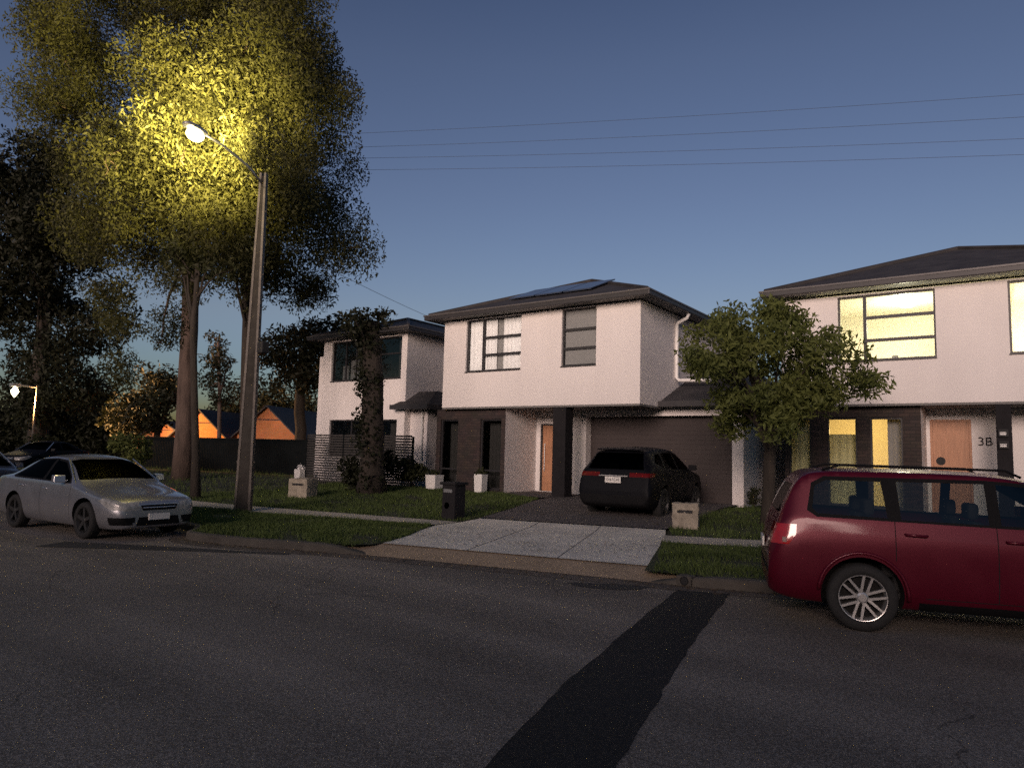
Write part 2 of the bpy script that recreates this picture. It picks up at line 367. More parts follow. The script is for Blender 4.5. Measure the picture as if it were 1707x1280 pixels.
# driveway layback, apron, footpath, aggregate drive
def lb(x, y): return max(0, min(.1, .1*(y-kerb(x))/.62))
strip('driveway_layback', 'layback', kline(-8.5, -3.5, .0), kline(-8.75, -3.65, .82), 24, 6, .008, lb)
def apz(x, y): return max(.105, gz(x, y))
LA = [(-8.2, kerb(-8.2)+.62), (-8.6, 8.9), (-9.05, 9.7), (-9.45, 10.5), (-9.5, 11.3), (-9.56, 12.1)]
RA = [(-4.02, kerb(-4.02)+.62), (-4.4, 9.9), (-4.75, 10.7), (-5.1, 11.5), (-5.45, 12.5), (-5.75, 13.2)]
strip('driveway_apron', 'concrete', LA, RA, 16, 10, -.002, apz)
for t in (.34, .67):   # sawn control joints
    a = [Vector(LA[0]).lerp(Vector(RA[0]), t), Vector(LA[-1]).lerp(Vector(RA[-1]), t)]
    strip('control_joint', 'aggregate', a, [(p.x+.012, p.y) for p in a], 12, 1, .002, apz)
FL = [(-60, 11.2), (-30, 9.6), (-20, 9.0), (-17, 8.98), (-13.78, 9.33), (-9.98, 10.38), (-9.45, 10.5)]
FU = [(-60, 12.3), (-30, 10.7), (-20, 10.0), (-17.5, 9.95), (-15.12, 10.2), (-9.57, 11.28), (-9.5, 11.3)]
strip('footpath', 'footpath', FL, FU, 60, 3, .01)
FRL = [(-5.05, 11.45), (-3.85, 11.95), (0, 13.3), (10, 18)]; FRU = [(-5.45, 12.45), (-4.04, 13.0), (0, 14.4), (10, 19.1)]
strip('footpath', 'footpath', FRL, FRU, 30, 3, .01)
strip('aggregate_driveway', 'aggregate', [(-9.56, 12.1), (-9.9, 13.6), (-10.4, 15.3), (-10.9, 16.9), (-10.95, 19.05)], [(-5.75, 13.2), (-5.85, 14.5), (-5.9, 16), (-6.1, 17.5), (-6.2, 19.05)], 18, 10, .014)
strip('porch_path', 'aggregate', [(-10.9, 16.5), (-12.2, 16.95), (-13.0, 17.4)], [(-10.95, 19.3), (-12.2, 19.3), (-13.0, 19.3)], 8, 6, .018)
# turf sheets
VL = [(kline(-60, -8.15, .165)), FL[:-1]+[(-9.35, 10.5)]]
strip('verge_turf', 'turf', VL[0]+[(-8.25, 8.05)], FL[:-1]+[(-9.4, 10.45)], 140, 8, .0)
VR = [(x, y) for x, y in kline(-4.0, 10, .165)]
strip('verge_turf', 'turf', VR, [(-5.05, 11.43)]+FRL[1:], 60, 8, .0)
strip('lawn_turf', 'turf', FU[2:-1]+[(-9.6, 11.28)], [(-20, 17), (-17, 17.4), (-13, 17.4), (-11, 16.6), (-10.4, 15.2), (-9.62, 12.1)], 60, 18, -.004)
strip('lawn_turf', 'turf', [(-5.7, 13.25), (-5.35, 12.55), (-4.04, 13.02), (0, 14.42), (6, 17.3)], [(-6.1, 17.6), (-5.9, 18.6), (-4.4, 19.2), (0, 19.3), (6, 19.3)], 40, 12, -.004)

# grass blades: uncountable ground cover, one object
def in_poly(x, y, P):
    c = False; j = len(P)-1
    for i in range(len(P)):
        if (P[i][1] > y) != (P[j][1] > y) and x < (P[j][0]-P[i][0])*(y-P[i][1])/(P[j][1]-P[i][1])+P[i][0]: c = not c
        j = i
    return c
def blades(areas):
    s = MB(); rd = random.Random(11)
    for P, n, h0, h1 in areas:
        x0 = min(p[0] for p in P); x1 = max(p[0] for p in P); y0 = min(p[1] for p in P); y1 = max(p[1] for p in P); k = 0
        while k < n:
            x = rd.uniform(x0, x1); y = rd.uniform(y0, y1)
            if not in_poly(x, y, P): continue
            k += 1; z = gz(x, y)
            if math.sin(x*2.1+1.3*math.sin(y*1.7))*math.sin(y*2.6+x*.8) > rd.uniform(.35, 1.0): continue
            h = rd.uniform(h0, h1)*(.6+.8*abs(math.sin(x*1.7+math.sin(y*2.3)*1.4))); a = rd.uniform(0, 6.28); w = .006+.008*rd.random()
            dx, dy = math.cos(a)*w, math.sin(a)*w; lx, ly = rd.gauss(0, .4)*h, rd.gauss(0, .4)*h
            q = len(s.v); s.v += [(x-dx, y-dy, z-.01), (x+dx, y+dy, z-.01), (x+lx, y+ly, z+h)]; s.f.append((q, q+1, q+2))
    return tag(s.build('grass', 'grassblade'), kind='stuff')
verL = [(-20, kerb(-20)+.15)]+[(x, kerb(x)+.13) for x in [-16, -13, -12.2, -11.8, -11.4, -10.9, -10.2, -9, -8.3]]+[(-8.25, 8.1), (-8.62, 8.95), (-9.08, 9.75), (-9.42, 10.42), (-13.78, 9.3), (-17, 8.95), (-20, 8.97)]
verR = [(x, kerb(x)+.13) for x in [-3.9, -3.2, -2.2, -1.6, 0, 2]]+[(2, 14.0), (-3.85, 11.9), (-5.0, 11.4), (-4.72, 10.6), (-4.37, 9.8), (-4.05, 9.1)]
lawnL = [(-20, 10), (-17.5, 9.98), (-15.12, 10.25), (-9.6, 11.32), (-9.6, 12.1), (-9.95, 13.6), (-10.45, 15.3), (-10.95, 16.5), (-13, 17.3), (-17, 17.5), (-20, 17.2)]
lawnR = [(-5.7, 13.3), (-5.35, 12.6), (-4.04, 13.05), (0, 14.5), (0, 18), (-4.4, 18.8), (-5.9, 18.4), (-6.0, 16)]
blades([(verL, 26000, .03, .075), (verR, 17000, .03, .075), (lawnL, 30000, .03, .08), (lawnR, 12000, .03, .09), ([(-40, 10), (-20, 10), (-20, 18), (-30, 20), (-42, 18)], 9000, .05, .14)])

# fallen leaves along the gutter and the drive edges
s = MB(); rd = random.Random(19)
for k in range(1500):
    t = rd.random()
    if t < .55:
        x = rd.uniform(-14, -1.6); y = kerb(x)-abs(rd.gauss(0, .16)); z = .010
        if -8.6 < x < -3.4 and rd.random() < .5: continue
    elif t < .8: x = rd.uniform(-9.3, -4.4); y = kerb(x)+rd.uniform(.9, 3.6); z = .135
    else: x = rd.uniform(-10.6, -6); y = rd.uniform(13.3, 16); z = gz(x, y)+.022
    a = rd.uniform(0, 6.28); l = rd.uniform(.02, .045); w = l*.28; c, q = math.cos(a), math.sin(a)
    s.poly([(x-c*l, y-q*l, z), (x+q*w, y-c*w, z+.006), (x+c*l, y+q*l, z+.003), (x-q*w, y+c*w, z+.001)])
MT['litter'] = mat('dead_leaf', (.10, .07, .04), .9, .5, 9)
tag(s.build('leaf_litter', 'litter'), kind='stuff')

# ------------------------------------------------------------------ houses
def facade(mb, x0, x1, z0, z1, y, holes, depth=.1):
    """front wall (facing -Y) with openings and reveals"""
    X = sorted({x0, x1, *[v for h in holes for v in h[:2]]}); Z = sorted({z0, z1, *[v for h in holes for v in h[2:4]]})
    X = [v for v in X if x0 <= v <= x1]; Z = [v for v in Z if z0 <= v <= z1]
    for a, b in zip(X, X[1:]):
        for c, d in zip(Z, Z[1:]):
            mx, mz = (a+b)/2, (c+d)/2
            if any(h[0] < mx < h[1] and h[2] < mz < h[3] for h in holes): continue
            mb.poly([(a, y, c), (b, y, c), (b, y, d), (a, y, d)])
    for (a, b, c, d) in holes:
        e = y+depth
        mb.poly([(a, y, c), (a, e, c), (b, e, c), (b, y, c)]); mb.poly([(a, y, d), (b, y, d), (b, e, d), (a, e, d)])
        mb.poly([(a, y, c), (a, y, d), (a, e, d), (a, e, c)]); mb.poly([(b, y, c), (b, e, c), (b, e, d), (b, y, d)])
def window(par, org, x0, x1, z0, z1, y, mull=(), trans=(), gl='glass', bar=.05, edge=.045, sill=True, depth=.06):
    """frame part with pane sub-part; mull: x of full-height mullions; trans: (xa, xb, z) rails"""
    f = MB(); a, b = y, y+depth
    f.box(x0, x0+edge, a, b, z0, z1); f.box(x1-edge, x1, a, b, z0, z1)
    f.box(x0+edge, x1-edge, a, b, z0, z0+edge); f.box(x0+edge, x1-edge, a, b, z1-edge, z1)
    for m in mull: f.box(m-bar/2, m+bar/2, a+.002, b-.002, z0+edge, z1-edge)
    for xa, xb, z in trans: f.box(xa, xb, a+.003, b-.003, z-bar/2, z+bar/2)
    w = f.build('window', 'frame', par, org)
    MB().poly([(x0+.01, y+depth*.6, z0+.01), (x1-.01, y+depth*.6, z0+.01), (x1-.01, y+depth*.6, z1-.01), (x0+.01, y+depth*.6, z1-.01)]).build('pane', gl, w, org)
    if sill: MB().box(x0-.01, x1+.01, y-.11, y-.002, z0-.03, z0-.003).build('sill', 'frame', w, org)
    return w
def curtain(par, org, x0, x1, z0, z1, y, m='curtain', amp=.014, wl=.15):
    s = MB(); n = max(8, int((x1-x0)/.02))
    for i in range(n+1):
        x = x0+(x1-x0)*i/n; yy = y+amp*math.sin(2*math.pi*x/wl+.7*math.sin(x*5)); s.v += [(x, yy, z0), (x, yy, z1)]
    for i in range(n): s.f.append((2*i, 2*i+2, 2*i+3, 2*i+1))
    return s.build('curtain', m, par, org, smooth=True)
def room(par, org, x0, x1, y0, y1, z0, z1, m='cream'):
    s = MB()
    s.poly([(x0, y1, z0), (x1, y1, z0), (x1, y1, z1), (x0, y1, z1)]); s.poly([(x0, y0, z0), (x0, y1, z0), (x0, y1, z1), (x0, y0, z1)])
    s.poly([(x1, y0, z0), (x1, y0, z1), (x1, y1, z1), (x1, y1, z0)]); s.poly([(x0, y0, z0), (x1, y0, z0), (x1, y1, z0), (x0, y1, z0)])
    s.poly([(x0, y0, z1), (x0, y1, z1), (x1, y1, z1), (x1, y0, z1)])
    return s.build('room', m, par, org)
def hip_roof(par, org, x0, x1, y0, y1, z, pitch, eave_h=.16, soff=None, name='roof', wall=None):
    """hip roof over the eave rectangle; ridge along the longer side; fascia gutter and soffit as parts"""
    w, l = x1-x0, y1-y0; s = MB(); t = math.tan(pitch)
    if l >= w:
        h = w/2*t; a = ((x0+x1)/2, y0+w/2, z+h); b = ((x0+x1)/2, y1-w/2, z+h)
        q = [(x0, y0, z), (x1, y0, z), (x1, y1, z), (x0, y1, z)]
        s.poly([q[0], q[1], a]); s.poly([q[1], q[2], b, a]); s.poly([q[2], q[3], b]); s.poly([q[3], q[0], a, b])
        caps = [(q[0], a), (q[1], a), (q[2], b), (q[3], b), (a, b)]
    else:
        h = l/2*t; a = (x0+l/2, (y0+y1)/2, z+h); b = (x1-l/2, (y0+y1)/2, z+h)
        q = [(x0, y0, z), (x1, y0, z), (x1, y1, z), (x0, y1, z)]
        s.poly([q[0], q[1], b, a]); s.poly([q[1], q[2], b]); s.poly([q[2], q[3], a, b]); s.poly([q[3], q[0], a])
        caps = [(q[0], a), (q[1], b), (q[2], b), (q[3], a), (a, b)]
    rf = s.build(name, 'roof', par, org)
    c = MB()
    for p, r in caps:
        d = Vector((0, 0, .02)); c.tube([Vector(p)+d, Vector(r)+d], .07, 6)
    c.build('ridge_cap', 'roof', rf, org)
    g = MB(); e = .11
    g.box(x0-e, x1+e, y0-e, y0, z-eave_h, z+.01); g.box(x0-e, x0, y0, y1, z-eave_h, z+.01); g.box(x1, x1+e, y0, y1, z-eave_h, z+.01); g.box(x0-e, x1+e, y1, y1+e, z-eave_h, z+.01)
    bevel(g.build('fascia', 'fascia', rf, org), .02)
    l = MB(); l.box(x0-e-.02, x1+e+.02, y0-e-.02, y0-e, z-.03, z+.012); l.box(x1+e, x1+e+.02, y0-e, y1, z-.03, z+.012); l.box(x0-e-.02, x0-e, y0-e, y1, z-.03, z+.012)
    l.build('roof_gutter', 'gutter_m', rf, org)
    MB().box(x0+.001, x1-.001, y0+.001, y1-.001, z-eave_h+.03, z-eave_h+.05).build('soffit', 'soffit', rf, org)
    return rf

# ---- house in the middle (double storey, car on the drive)
O1 = (-12, 19, .33)
h1 = thing('house', 'white two-storey house behind the driveway with the dark car, curtained upper window and timber door', 'house', O1)
ux0, ux1, uy, uz0, uz1 = -15.47, -8.32, 17.35, 3.0, 5.86
W1 = (-14.52, -12.33, 4.14, 5.835); W2 = (-10.86, -9.70, 4.14, 5.835)
w = MB(); facade(w, ux0, ux1, uz0, uz1, uy, [W1, W2])
w.poly([(ux1, uy, uz0), (ux1, 28, uz0), (ux1, 28, uz1), (ux1, uy, uz1)]); w.poly([(ux0, 28, uz0), (ux0, uy, uz0), (ux0, uy, uz1), (ux0, 28, uz1)])
w.poly([(ux1, 28, uz0), (ux0, 28, uz0), (ux0, 28, uz1), (ux1, 28, uz1)])
w.build('upper_wall', 'stucco', h1, O1)
MB().box(ux0+.005, ux1-.005, uy+.005, 27.9, uz0-.055, uz0-.003).build('overhang_soffit', 'soffit', h1, O1)
win = window(h1, O1, *W1, uy+.07, mull=(-13.86,), trans=((-13.83, -12.38, 5.22), (-13.83, -12.38, 4.66)), bar=.075)
curtain(win, O1, -14.47, -13.9, 4.19, 5.8, uy+.17); curtain(win, O1, -13.82, -13.37, 4.19, 5.8, uy+.17); curtain(win, O1, -13.12, -12.36, 4.19, 5.8, uy+.17)
MB().box(-13.37, -13.12, uy+.2, uy+.21, 4.19, 5.8).build('curtain', 'blind', win, O1)
win = window(h1, O1, *W2, uy+.07, trans=((-10.81, -9.75, 5.22), (-10.81, -9.75, 4.66)), bar=.075)
MB().box(-10.8, -9.76, uy+.135, uy+.145, 4.2, 5.8).build('blind', 'blind', win, O1)
# ground floor
bx0, bx1, by, gf = -15.9, -13.02, 17.6, .3
wins = [(-15.72, -14.95, .42, 2.62), (-14.02, -13.18, .42, 2.62)]
b = MB(); facade(b, bx0, bx1, gf, 2.945, by, wins, .09); b.poly([(bx0, 24, gf), (bx0, by, gf), (bx0, by, 2.945), (bx0, 24, 2.945)])
b.build('brick_wall', 'brick', h1, O1)
for q in wins:
    wn = window(h1, O1, *q, by+.06, trans=((q[0]+.04, q[1]-.04, 1.0),), gl='dark_glass')
    curtain(wn, O1, q[0]+.02, q[1]-.02, q[2], q[3], by+.5, 'blind')
g = MB()
g.poly([(bx1, by, gf), (bx1, 19.6, gf), (bx1, 19.6, 2.94), (bx1, by, 2.94)])
g.build('porch_side_wall', 'stucco', h1, O1)
dY = 19.35
dr = (-12.86, -11.98, .36, 2.55)
g = MB(); facade(g, bx1, -10.95, gf, 2.94, dY, [dr], .12); g.build('porch_wall', 'stucco', h1, O1)
d = MB(); d.box(dr[0]+.06, dr[1]-.06, dY+.06, dY+.1, .37, 2.5)
for k in range(1, 9): d.box(dr[0]+.07, dr[1]-.07, dY+.05, dY+.061, .37+k*.236, .385+k*.236)
dd = d.build('door', 'door', h1, O1)
f = MB(); f.box(dr[0], dr[0]+.058, dY+.03, dY+.11, .36, 2.55); f.box(dr[1]-.058, dr[1], dY+.03, dY+.11, .36, 2.55); f.box(dr[0]+.058, dr[1]-.058, dY+.03, dY+.11, 2.502, 2.55)
f.build('door_frame', 'frame', dd, O1)
MB().tube([(dr[0]+.16, dY+.02, 1.0), (dr[0]+.16, dY+.02, 1.9)], .015).build('handle', 'galv', dd, O1)
bevel(MB().box(-11.12, -10.68, 17.37, 17.8, .3, 2.943).build('column', 'col_dark', h1, O1), .01)
# garage: piers, bulkhead, door
gY = 19.0
p = MB(); p.box(-11.45, -10.93, gY, gY+.5, .25, 2.76); p.box(-6.36, -6.05, gY, gY+.5, .25, 2.76); p.box(-11.45, -6.05, gY+.003, gY+.5, 2.76, 2.94)
p.poly([(-6.05, gY+.5, .25), (-6.05, 26, .25), (-6.05, 26, 2.94), (-6.05, gY+.5, 2.94)])
p.box(-8.3, -6.05, gY+.006, gY+.4, 2.94, 3.06)
p.build('garage_wall', 'stucco', h1, O1)
gd = MB(); n = 9; H = (2.76-.33)/n
for k in range(n):
    z = .33+k*H; gd.box(-10.925, -6.365, gY+.3, gY+.34, z+.004, z+H-.012); gd.box(-10.9, -6.39, gY+.29, gY+.3, z+H*.46, z+H*.5)
gd.box(-10.925, -6.365, gY+.31, gY+.33, .33, 2.76)
gd.build('garage_door', 'garage', h1, O1)
hip_roof(h1, O1, ux0-.38, ux1+.38, uy-.40, 28.4, 6.03, R(21.5))
# low roof over the garage, beside the upper storey
r = MB(); ez = 3.14
r.poly([(-8.3, 18.6, ez), (-5.7, 18.6, ez), (-6.9, 21.6, ez+1.2), (-8.3, 21.6, ez+1.2)]); r.poly([(-5.7, 18.6, ez), (-5.7, 27, ez), (-6.9, 24, ez+1.2), (-6.9, 21.6, ez+1.2)])
r.poly([(-6.9, 21.6, ez+1.2), (-6.9, 24, ez+1.2), (-8.3, 24, ez+1.2), (-8.3, 21.6, ez+1.2)])
lr = r.build('garage_roof', 'roof', h1, O1)
f = MB(); f.box(-8.3, -5.6, 18.48, 18.6, ez-.15, ez+.005); f.box(-5.7, -5.6, 18.6, 27, ez-.15, ez+.005); f.box(-8.29, -5.71, 18.6, 26.9, ez-.13, ez-.11)
f.build('fascia', 'fascia', lr, O1)
# downpipe from the upper gutter, with its spreader on the low roof
dp = MB(); y = 19.75
dp.tube([(-7.9, y, 5.86), (-7.95, y, 5.74), (-8.25, y, 5.6), (-8.27, y, 5.5), (-8.27, y, 3.95), (-8.2, y, 3.86), (-7.2, y, 3.83)], .055, 10)
dp.build('downpipe', 'white_paint', h1, O1, smooth=True)
# solar panels on the front hip
pan = MB(); t = math.tan(R(21.5))
def onroof(x, y): return (x, y, 6.03+(y-(uy-.40))*t+.09)
for i in range(3):
    for j in range(2):
        xa = -13.55+i*1.06; ya = 18.55+j*.0
    xa = -13.55+i*1.06
    a = [onroof(xa, 18.3), onroof(xa+1.0, 18.3), onroof(xa+1.0, 19.85), onroof(xa, 19.85)]
    pan.hexa([(q[0], q[1], q[2]-.04) for q in a]+a)
pan.build('solar_panel', 'panel', h1, O1)

# ---- house on the right, number 3B, lights on
O2 = (-1, 21, .33)
h2 = thing('house', 'white two-storey house with lit upper windows, orange door and number 3B, behind the red car', 'house', O2)
x0, x1, y, z0, z1 = -5.2, 2.6, 19.6, 3.05, 5.9
A1 = (-3.76, -1.56, 4.16, 5.86); A2 = (-.11, 2.1, 4.16, 5.86)
w = MB(); facade(w, x0, x1, z0, z1, y, [A1, A2])
w.poly([(x0, 27.4, z0), (x0, y, z0), (x0, y, z1), (x0, 27.4, z1)]); w.poly([(x1, y, z0), (x1, 27.4, z0), (x1, 27.4, z1), (x1, y, z1)])
w.build('upper_wall', 'stucco', h2, O2)
MB().box(x0+.005, x1-.005, y+.005, 27.3, z0-.055, z0-.003).build('overhang_soffit', 'soffit', h2, O2)
for q in (A1, A2):
    m = q[0]+.63
    wn = window(h2, O2, *q, y+.07, mull=(m,), trans=((m+.03, q[1]-.04, 5.27), (m+.03, q[1]-.04, 4.68)), bar=.08)
rm = room(h2, O2, -4.3, .9 - 1.3, y+.2, 23.2, 3.2, 5.95)
MB().lathe([(0.001, 0), (.16, 0), (.2, .05), (.16, .1), (.001, .12)], (-2.3, 20.9, 5.72), (0, 0, 1), 16).build('ceiling_lamp', 'bulb', h2, O2, smooth=True)
MB().box(-2.55, -2.42, y+.2, y+.3, 4.17, 4.28).build('window_box', 'blind', h2, O2); MB().box(-2.06, -1.7, y+.2, y+.28, 4.17, 4.215).build('window_book', 'blind', h2, O2)
rm = room(h2, O2, -.35, 2.5, y+.2, 23.2, 3.2, 5.95)
MB().lathe([(0.001, 0), (.16, 0), (.2, .05), (.16, .1), (.001, .12)], (1.5, 21.4, 5.72), (0, 0, 1), 16).build('ceiling_lamp', 'bulb', h2, O2, smooth=True)
by = 19.85
wl = [(-5.09, -4.52, .45, 2.72), (-4.12, -3.4, .45, 2.72), (-3.1, -2.36, .45, 2.72)]
b = MB(); facade(b, x0, -1.96, .25, 2.995, by, wl, .09); b.poly([(x0, 27, .25), (x0, by, .25), (x0, by, 2.995), (x0, 27, 2.995)]); b.build('brick_wall', 'brick', h2, O2)
for q in wl: window(h2, O2, *q, by+.05, gl='glass')
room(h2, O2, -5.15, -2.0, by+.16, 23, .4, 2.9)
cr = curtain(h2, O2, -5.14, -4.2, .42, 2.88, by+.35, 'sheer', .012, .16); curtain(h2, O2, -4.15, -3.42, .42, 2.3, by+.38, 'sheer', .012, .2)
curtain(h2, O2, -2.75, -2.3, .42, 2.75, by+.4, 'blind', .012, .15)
MB().poly([(-1.96, by, .25), (-1.96, 21.05, .25), (-1.96, 21.05, 2.99), (-1.96, by, 2.99)]).build('porch_side_wall', 'stucco', h2, O2)
dY = 21.0; dq = (-1.88, -.98, .36, 2.72)
g = MB(); facade(g, -1.96, -.3, .25, 2.99, dY, [dq], .12); g.build('porch_wall', 'stucco', h2, O2)
d = MB(); d.box(dq[0]+.055, dq[1]-.055, dY+.05, dY+.09, .37, 2.67)
dd = d.build('door', 'door', h2, O2)
f = MB(); f.box(dq[0], dq[0]+.053, dY+.02, dY+.1, .36, 2.72); f.box(dq[1]-.053, dq[1], dY+.02, dY+.1, .36, 2.72); f.box(dq[0]+.053, dq[1]-.053, dY+.02, dY+.1, 2.672, 2.72); f.build('door_frame', 'door', dd, O2)
MB().lathe([(.001, -.02), (.105, -.02), (.105, 0), (.001, 0)], (-1.66, dY+.045, 1.66), (0, -1, 0), 18).build('door_knob_plate', 'black', dd, O2)
text_mesh('3B', .30, 'house_number', 'black', h2, (-.70-O2[0], dY-.012-O2[1], 2.16-O2[2]), (R(90), 0, 0), extr=.008)
c = bevel(MB().box(-.44, -.14, 19.62, 20.05, .25, 2.993).build('column', 'col_dark', h2, O2), .01)
for z in (2.33, 2.06):
    mb = bevel(MB().box(-.40, -.2, 19.56, 19.617, z-.09, z+.09).build('meter_plate', 'black', c, O2), .008)
    MB().box(-.37, -.25, 19.548, 19.558, z-.045, z-.012).build('meter_label', 'white_paint', mb, O2); MB().box(-.37, -.25, 19.548, 19.558, z+.0, z+.02).build('meter_label', 'white_paint', mb, O2)
g = MB(); g.box(-.3, .1, 21.0, 21.4, .25, 2.99); g.box(.1, 2.5, 21.003, 21.4, 2.75, 2.99); g.box(2.3, 2.6, 21, 21.4, .25, 2.74); g.build('garage_wall', 'stucco', h2, O2)
gd = MB()
for k in range(9):
    z = .33+k*.269; gd.box(.11, 2.29, 21.25, 21.29, z, z+.26)
gd.build('garage_door', 'garage', h2, O2)
hip_roof(h2, O2, x0-.32, x1+.4, y-.36, 27.75, 6.13, R(21.2))

# ---- house on the left, behind the thick dark tree
O0 = (-20, 19, .3)
h0 = thing('house', 'white two-storey house behind the thick dark tree and slatted front fence, left of the others', 'house', O0)
x0, x1, y, z0, z1 = -22.45, -17.82, 18.0, .15, 5.8
Q = [(-21.95, -18.1, 4.17, 5.72), (-21.9, -18.2, 1.3, 2.66)]
w = MB(); facade(w, x0, x1, z0, z1, y, Q)
w.poly([(x1, y, z0), (x1, 28, z0), (x1, 28, z1), (x1, y, z1)]); w.poly([(x0, 28, z0), (x0, y, z0), (x0, y, z1), (x0, 28, z1)])
w.build('upper_wall', 'stucco', h0, O0)
q = Q[0]; wn = window(h0, O0, *q, y+.07, mull=(-21.2, -20.6, -19.3), trans=((-19.27, q[1]-.04, 5.1),), gl='dark_glass')
curtain(wn, O0, -21.15, -20.65, 4.2, 5.0, y+.3); curtain(wn, O0, -21.6, -21.25, 4.2, 4.8, y+.3); curtain(wn, O0, -18.5, -18.15, 4.2, 5.6, y+.3, 'blind')
q = Q[1]; wn = window(h0, O0, *q, y+.07, mull=(-20.7, -19.4), gl='dark_glass'); curtain(wn, O0, -18.9, -18.3, 1.3, 2.6, y+.4, 'blind')
sw = MB(); sw.box(-23.0, -22.46, 18.25, 27, .15, 5.25); sw.build('side_wing', 'stucco', h0, O0)
g = MB(); g.box(-17.815, -16.98, 18.3, 26, .15, 3.05); g.build('garage_wall', 'stucco', h0, O0)
MB().tube([(-17.18, 18.24, .3), (-17.18, 18.24, 3.0)], .045, 8).build('downpipe', 'white_paint', h0, O0)
hip_roof(h0, O0, x0-.35, x1+.4, y-.4, 28.4, 5.95, R(19))
r = MB(); ez = 3.16
r.poly([(-18.2, 17.75, ez), (-16.5, 17.75, ez), (-17.0, 18.7, ez+.55), (-17.8, 18.7, ez+.55)]); r.poly([(-16.5, 17.75, ez), (-16.5, 26, ez), (-17.0, 25, ez+.55), (-17.0, 18.7, ez+.55)])
r.poly([(-17.8, 18.7, ez+.55), (-17.0, 18.7, ez+.55), (-17.0, 25, ez+.55), (-17.8, 25, ez+.55)])
lr = r.build('garage_roof', 'roof', h0, O0)
f = MB(); f.box(-18.25, -16.42, 17.65, 17.75, ez-.16, ez+.005); f.box(-16.5, -16.42, 17.75, 26, ez-.16, ez+.005); f.box(-17.8, -16.51, 17.76, 26, ez-.13, ez-.11); f.build('fascia', 'fascia', lr, O0)

# slatted fence in front of the left house
OF = (-19.5, 16.9, .28)
fe = thing('slat_fence', 'grey horizontal slat fence in front of the left house', 'fence', OF)
for (a, b) in ((-21.75, -19.75), (-19.68, -17.7), (-17.63, -16.35)):
    s = MB(); k = 0
    while .34+k*.092 < 2.0:
        s.box(a, b, 16.88, 16.9, .34+k*.092, .34+k*.092+.062); k += 1
    s.build('slat_panel', 'slat', fe, OF)
for xx in (-21.8, -19.715, -17.665, -16.32): MB().box(xx-.03, xx+.03, 16.902, 16.96, .2, 2.02).build('post', 'fence_dark', fe, OF)

# ---- dark fence at the back of the corner block, gabled brick houses beyond
a = at(236, 780, 36); b = at(560, 780, 31); OB = ((a.x+b.x)/2, (a.y+b.y)/2, .3)
bf = thing('boundary_fence', 'long dark steel boundary fence behind the big gum tree', 'fence', OB)
nn = 9; d2 = Vector((b.x-a.x, b.y-a.y, 0)); nrm = Vector((d2.y, -d2.x, 0)).normalized()
for i in range(nn):
    p, q = a+d2*(i/nn), a+d2*((i+1)/nn); s = MB(); k = 24
    for j in range(k+1):
        t = p.lerp(q, j/k) + nrm*(.02 if j % 2 else 0); s.v += [(t.x, t.y, .1), (t.x, t.y, 1.86)]
    for j in range(k): s.f.append((2*j, 2*j+2, 2*j+3, 2*j+1))
    s.build('fence_panel', 'fence_dark', bf, OB)
s = MB(); t0, t1 = a, b
s.hexa([(a.x, a.y, 1.84), (b.x, b.y, 1.84), (b.x+nrm.x*.06, b.y+nrm.y*.06, 1.84), (a.x+nrm.x*.06, a.y+nrm.y*.06, 1.84), (a.x, a.y, 1.9), (b.x, b.y, 1.9), (b.x+nrm.x*.06, b.y+nrm.y*.06, 1.9), (a.x+nrm.x*.06, a.y+nrm.y*.06, 1.9)])
s.build('top_rail', 'fence_dark', bf, OB)
def gable_house(px, py, D, half, rise, label, depth=9, shade=1.):
    """small brick house with its gable towards the street"""
    apex = at(px, py, D); c = Vector((apex.x, apex.y, 0)); ez = apex.z-rise
    vx = Vector((math.cos(R(28)), math.sin(R(28)), 0)); vy = Vector((-vx.y, vx.x, 0))
    org = (c.x, c.y, .3); t = thing('brick_house', label, 'house', org, 0, 'gabled brick houses behind the boundary fence')
    L0, R0 = c-vx*half, c+vx*half
    w = MB(); w.poly([(L0.x, L0.y, .1), (R0.x, R0.y, .1), (R0.x, R0.y, ez), (apex.x, apex.y, apex.z-.05), (L0.x, L0.y, ez)])
    w.poly([(R0.x, R0.y, .1), tuple((R0+vy*depth).xy)+(.1,), tuple((R0+vy*depth).xy)+(ez,), (R0.x, R0.y, ez)])
    w.poly([tuple((L0+vy*depth).xy)+(.1,), (L0.x, L0.y, .1), (L0.x, L0.y, ez), tuple((L0+vy*depth).xy)+(ez,)])
    w.build('gable_wall', 'orange_brick', t, org)
    r = MB(); o = vy*-.25; ov = .3
    for sg in (-1, 1):
        e0 = c+vx*sg*(half+ov)+o; e1 = e0+vy*(depth+.5); a0 = c+o; a1 = a0+vy*(depth+.5); ze = ez-rise*ov/half
        P = [(e0.x, e0.y, ze), (e1.x, e1.y, ze), (a1.x, a1.y, apex.z), (a0.x, a0.y, apex.z)]
        r.hexa(P+[(q[0], q[1], q[2]+.1) for q in P])
    r.build('roof', 'roof_far', t, org)
    bb = MB()
    k = c+vy*-.03; bb.poly([(k.x-vx.x*half*.42, k.y-vx.y*half*.42, ez+rise*.52), (k.x+vx.x*half*.42, k.y+vx.y*half*.42, ez+rise*.52), (k.x+vx.x*half*.42, k.y+vx.y*half*.42, ez+rise*.56), (k.x-vx.x*half*.42, k.y-vx.y*half*.42, ez+rise*.56)])
    bb.build('gable_band', 'roof_far', t, org)
    return t
gable_house(447, 678, 44, 1.95, 1.75, 'orange brick gabled house showing just right of the concrete and steel pole')
gable_house(334, 684, 46, 1.95, 1.75, 'orange brick gabled house showing between the big trunk and the pole')
gable_house(274, 703, 48, 1.95, 1.2, 'dull orange brick gabled house showing left of the big gum trunk')

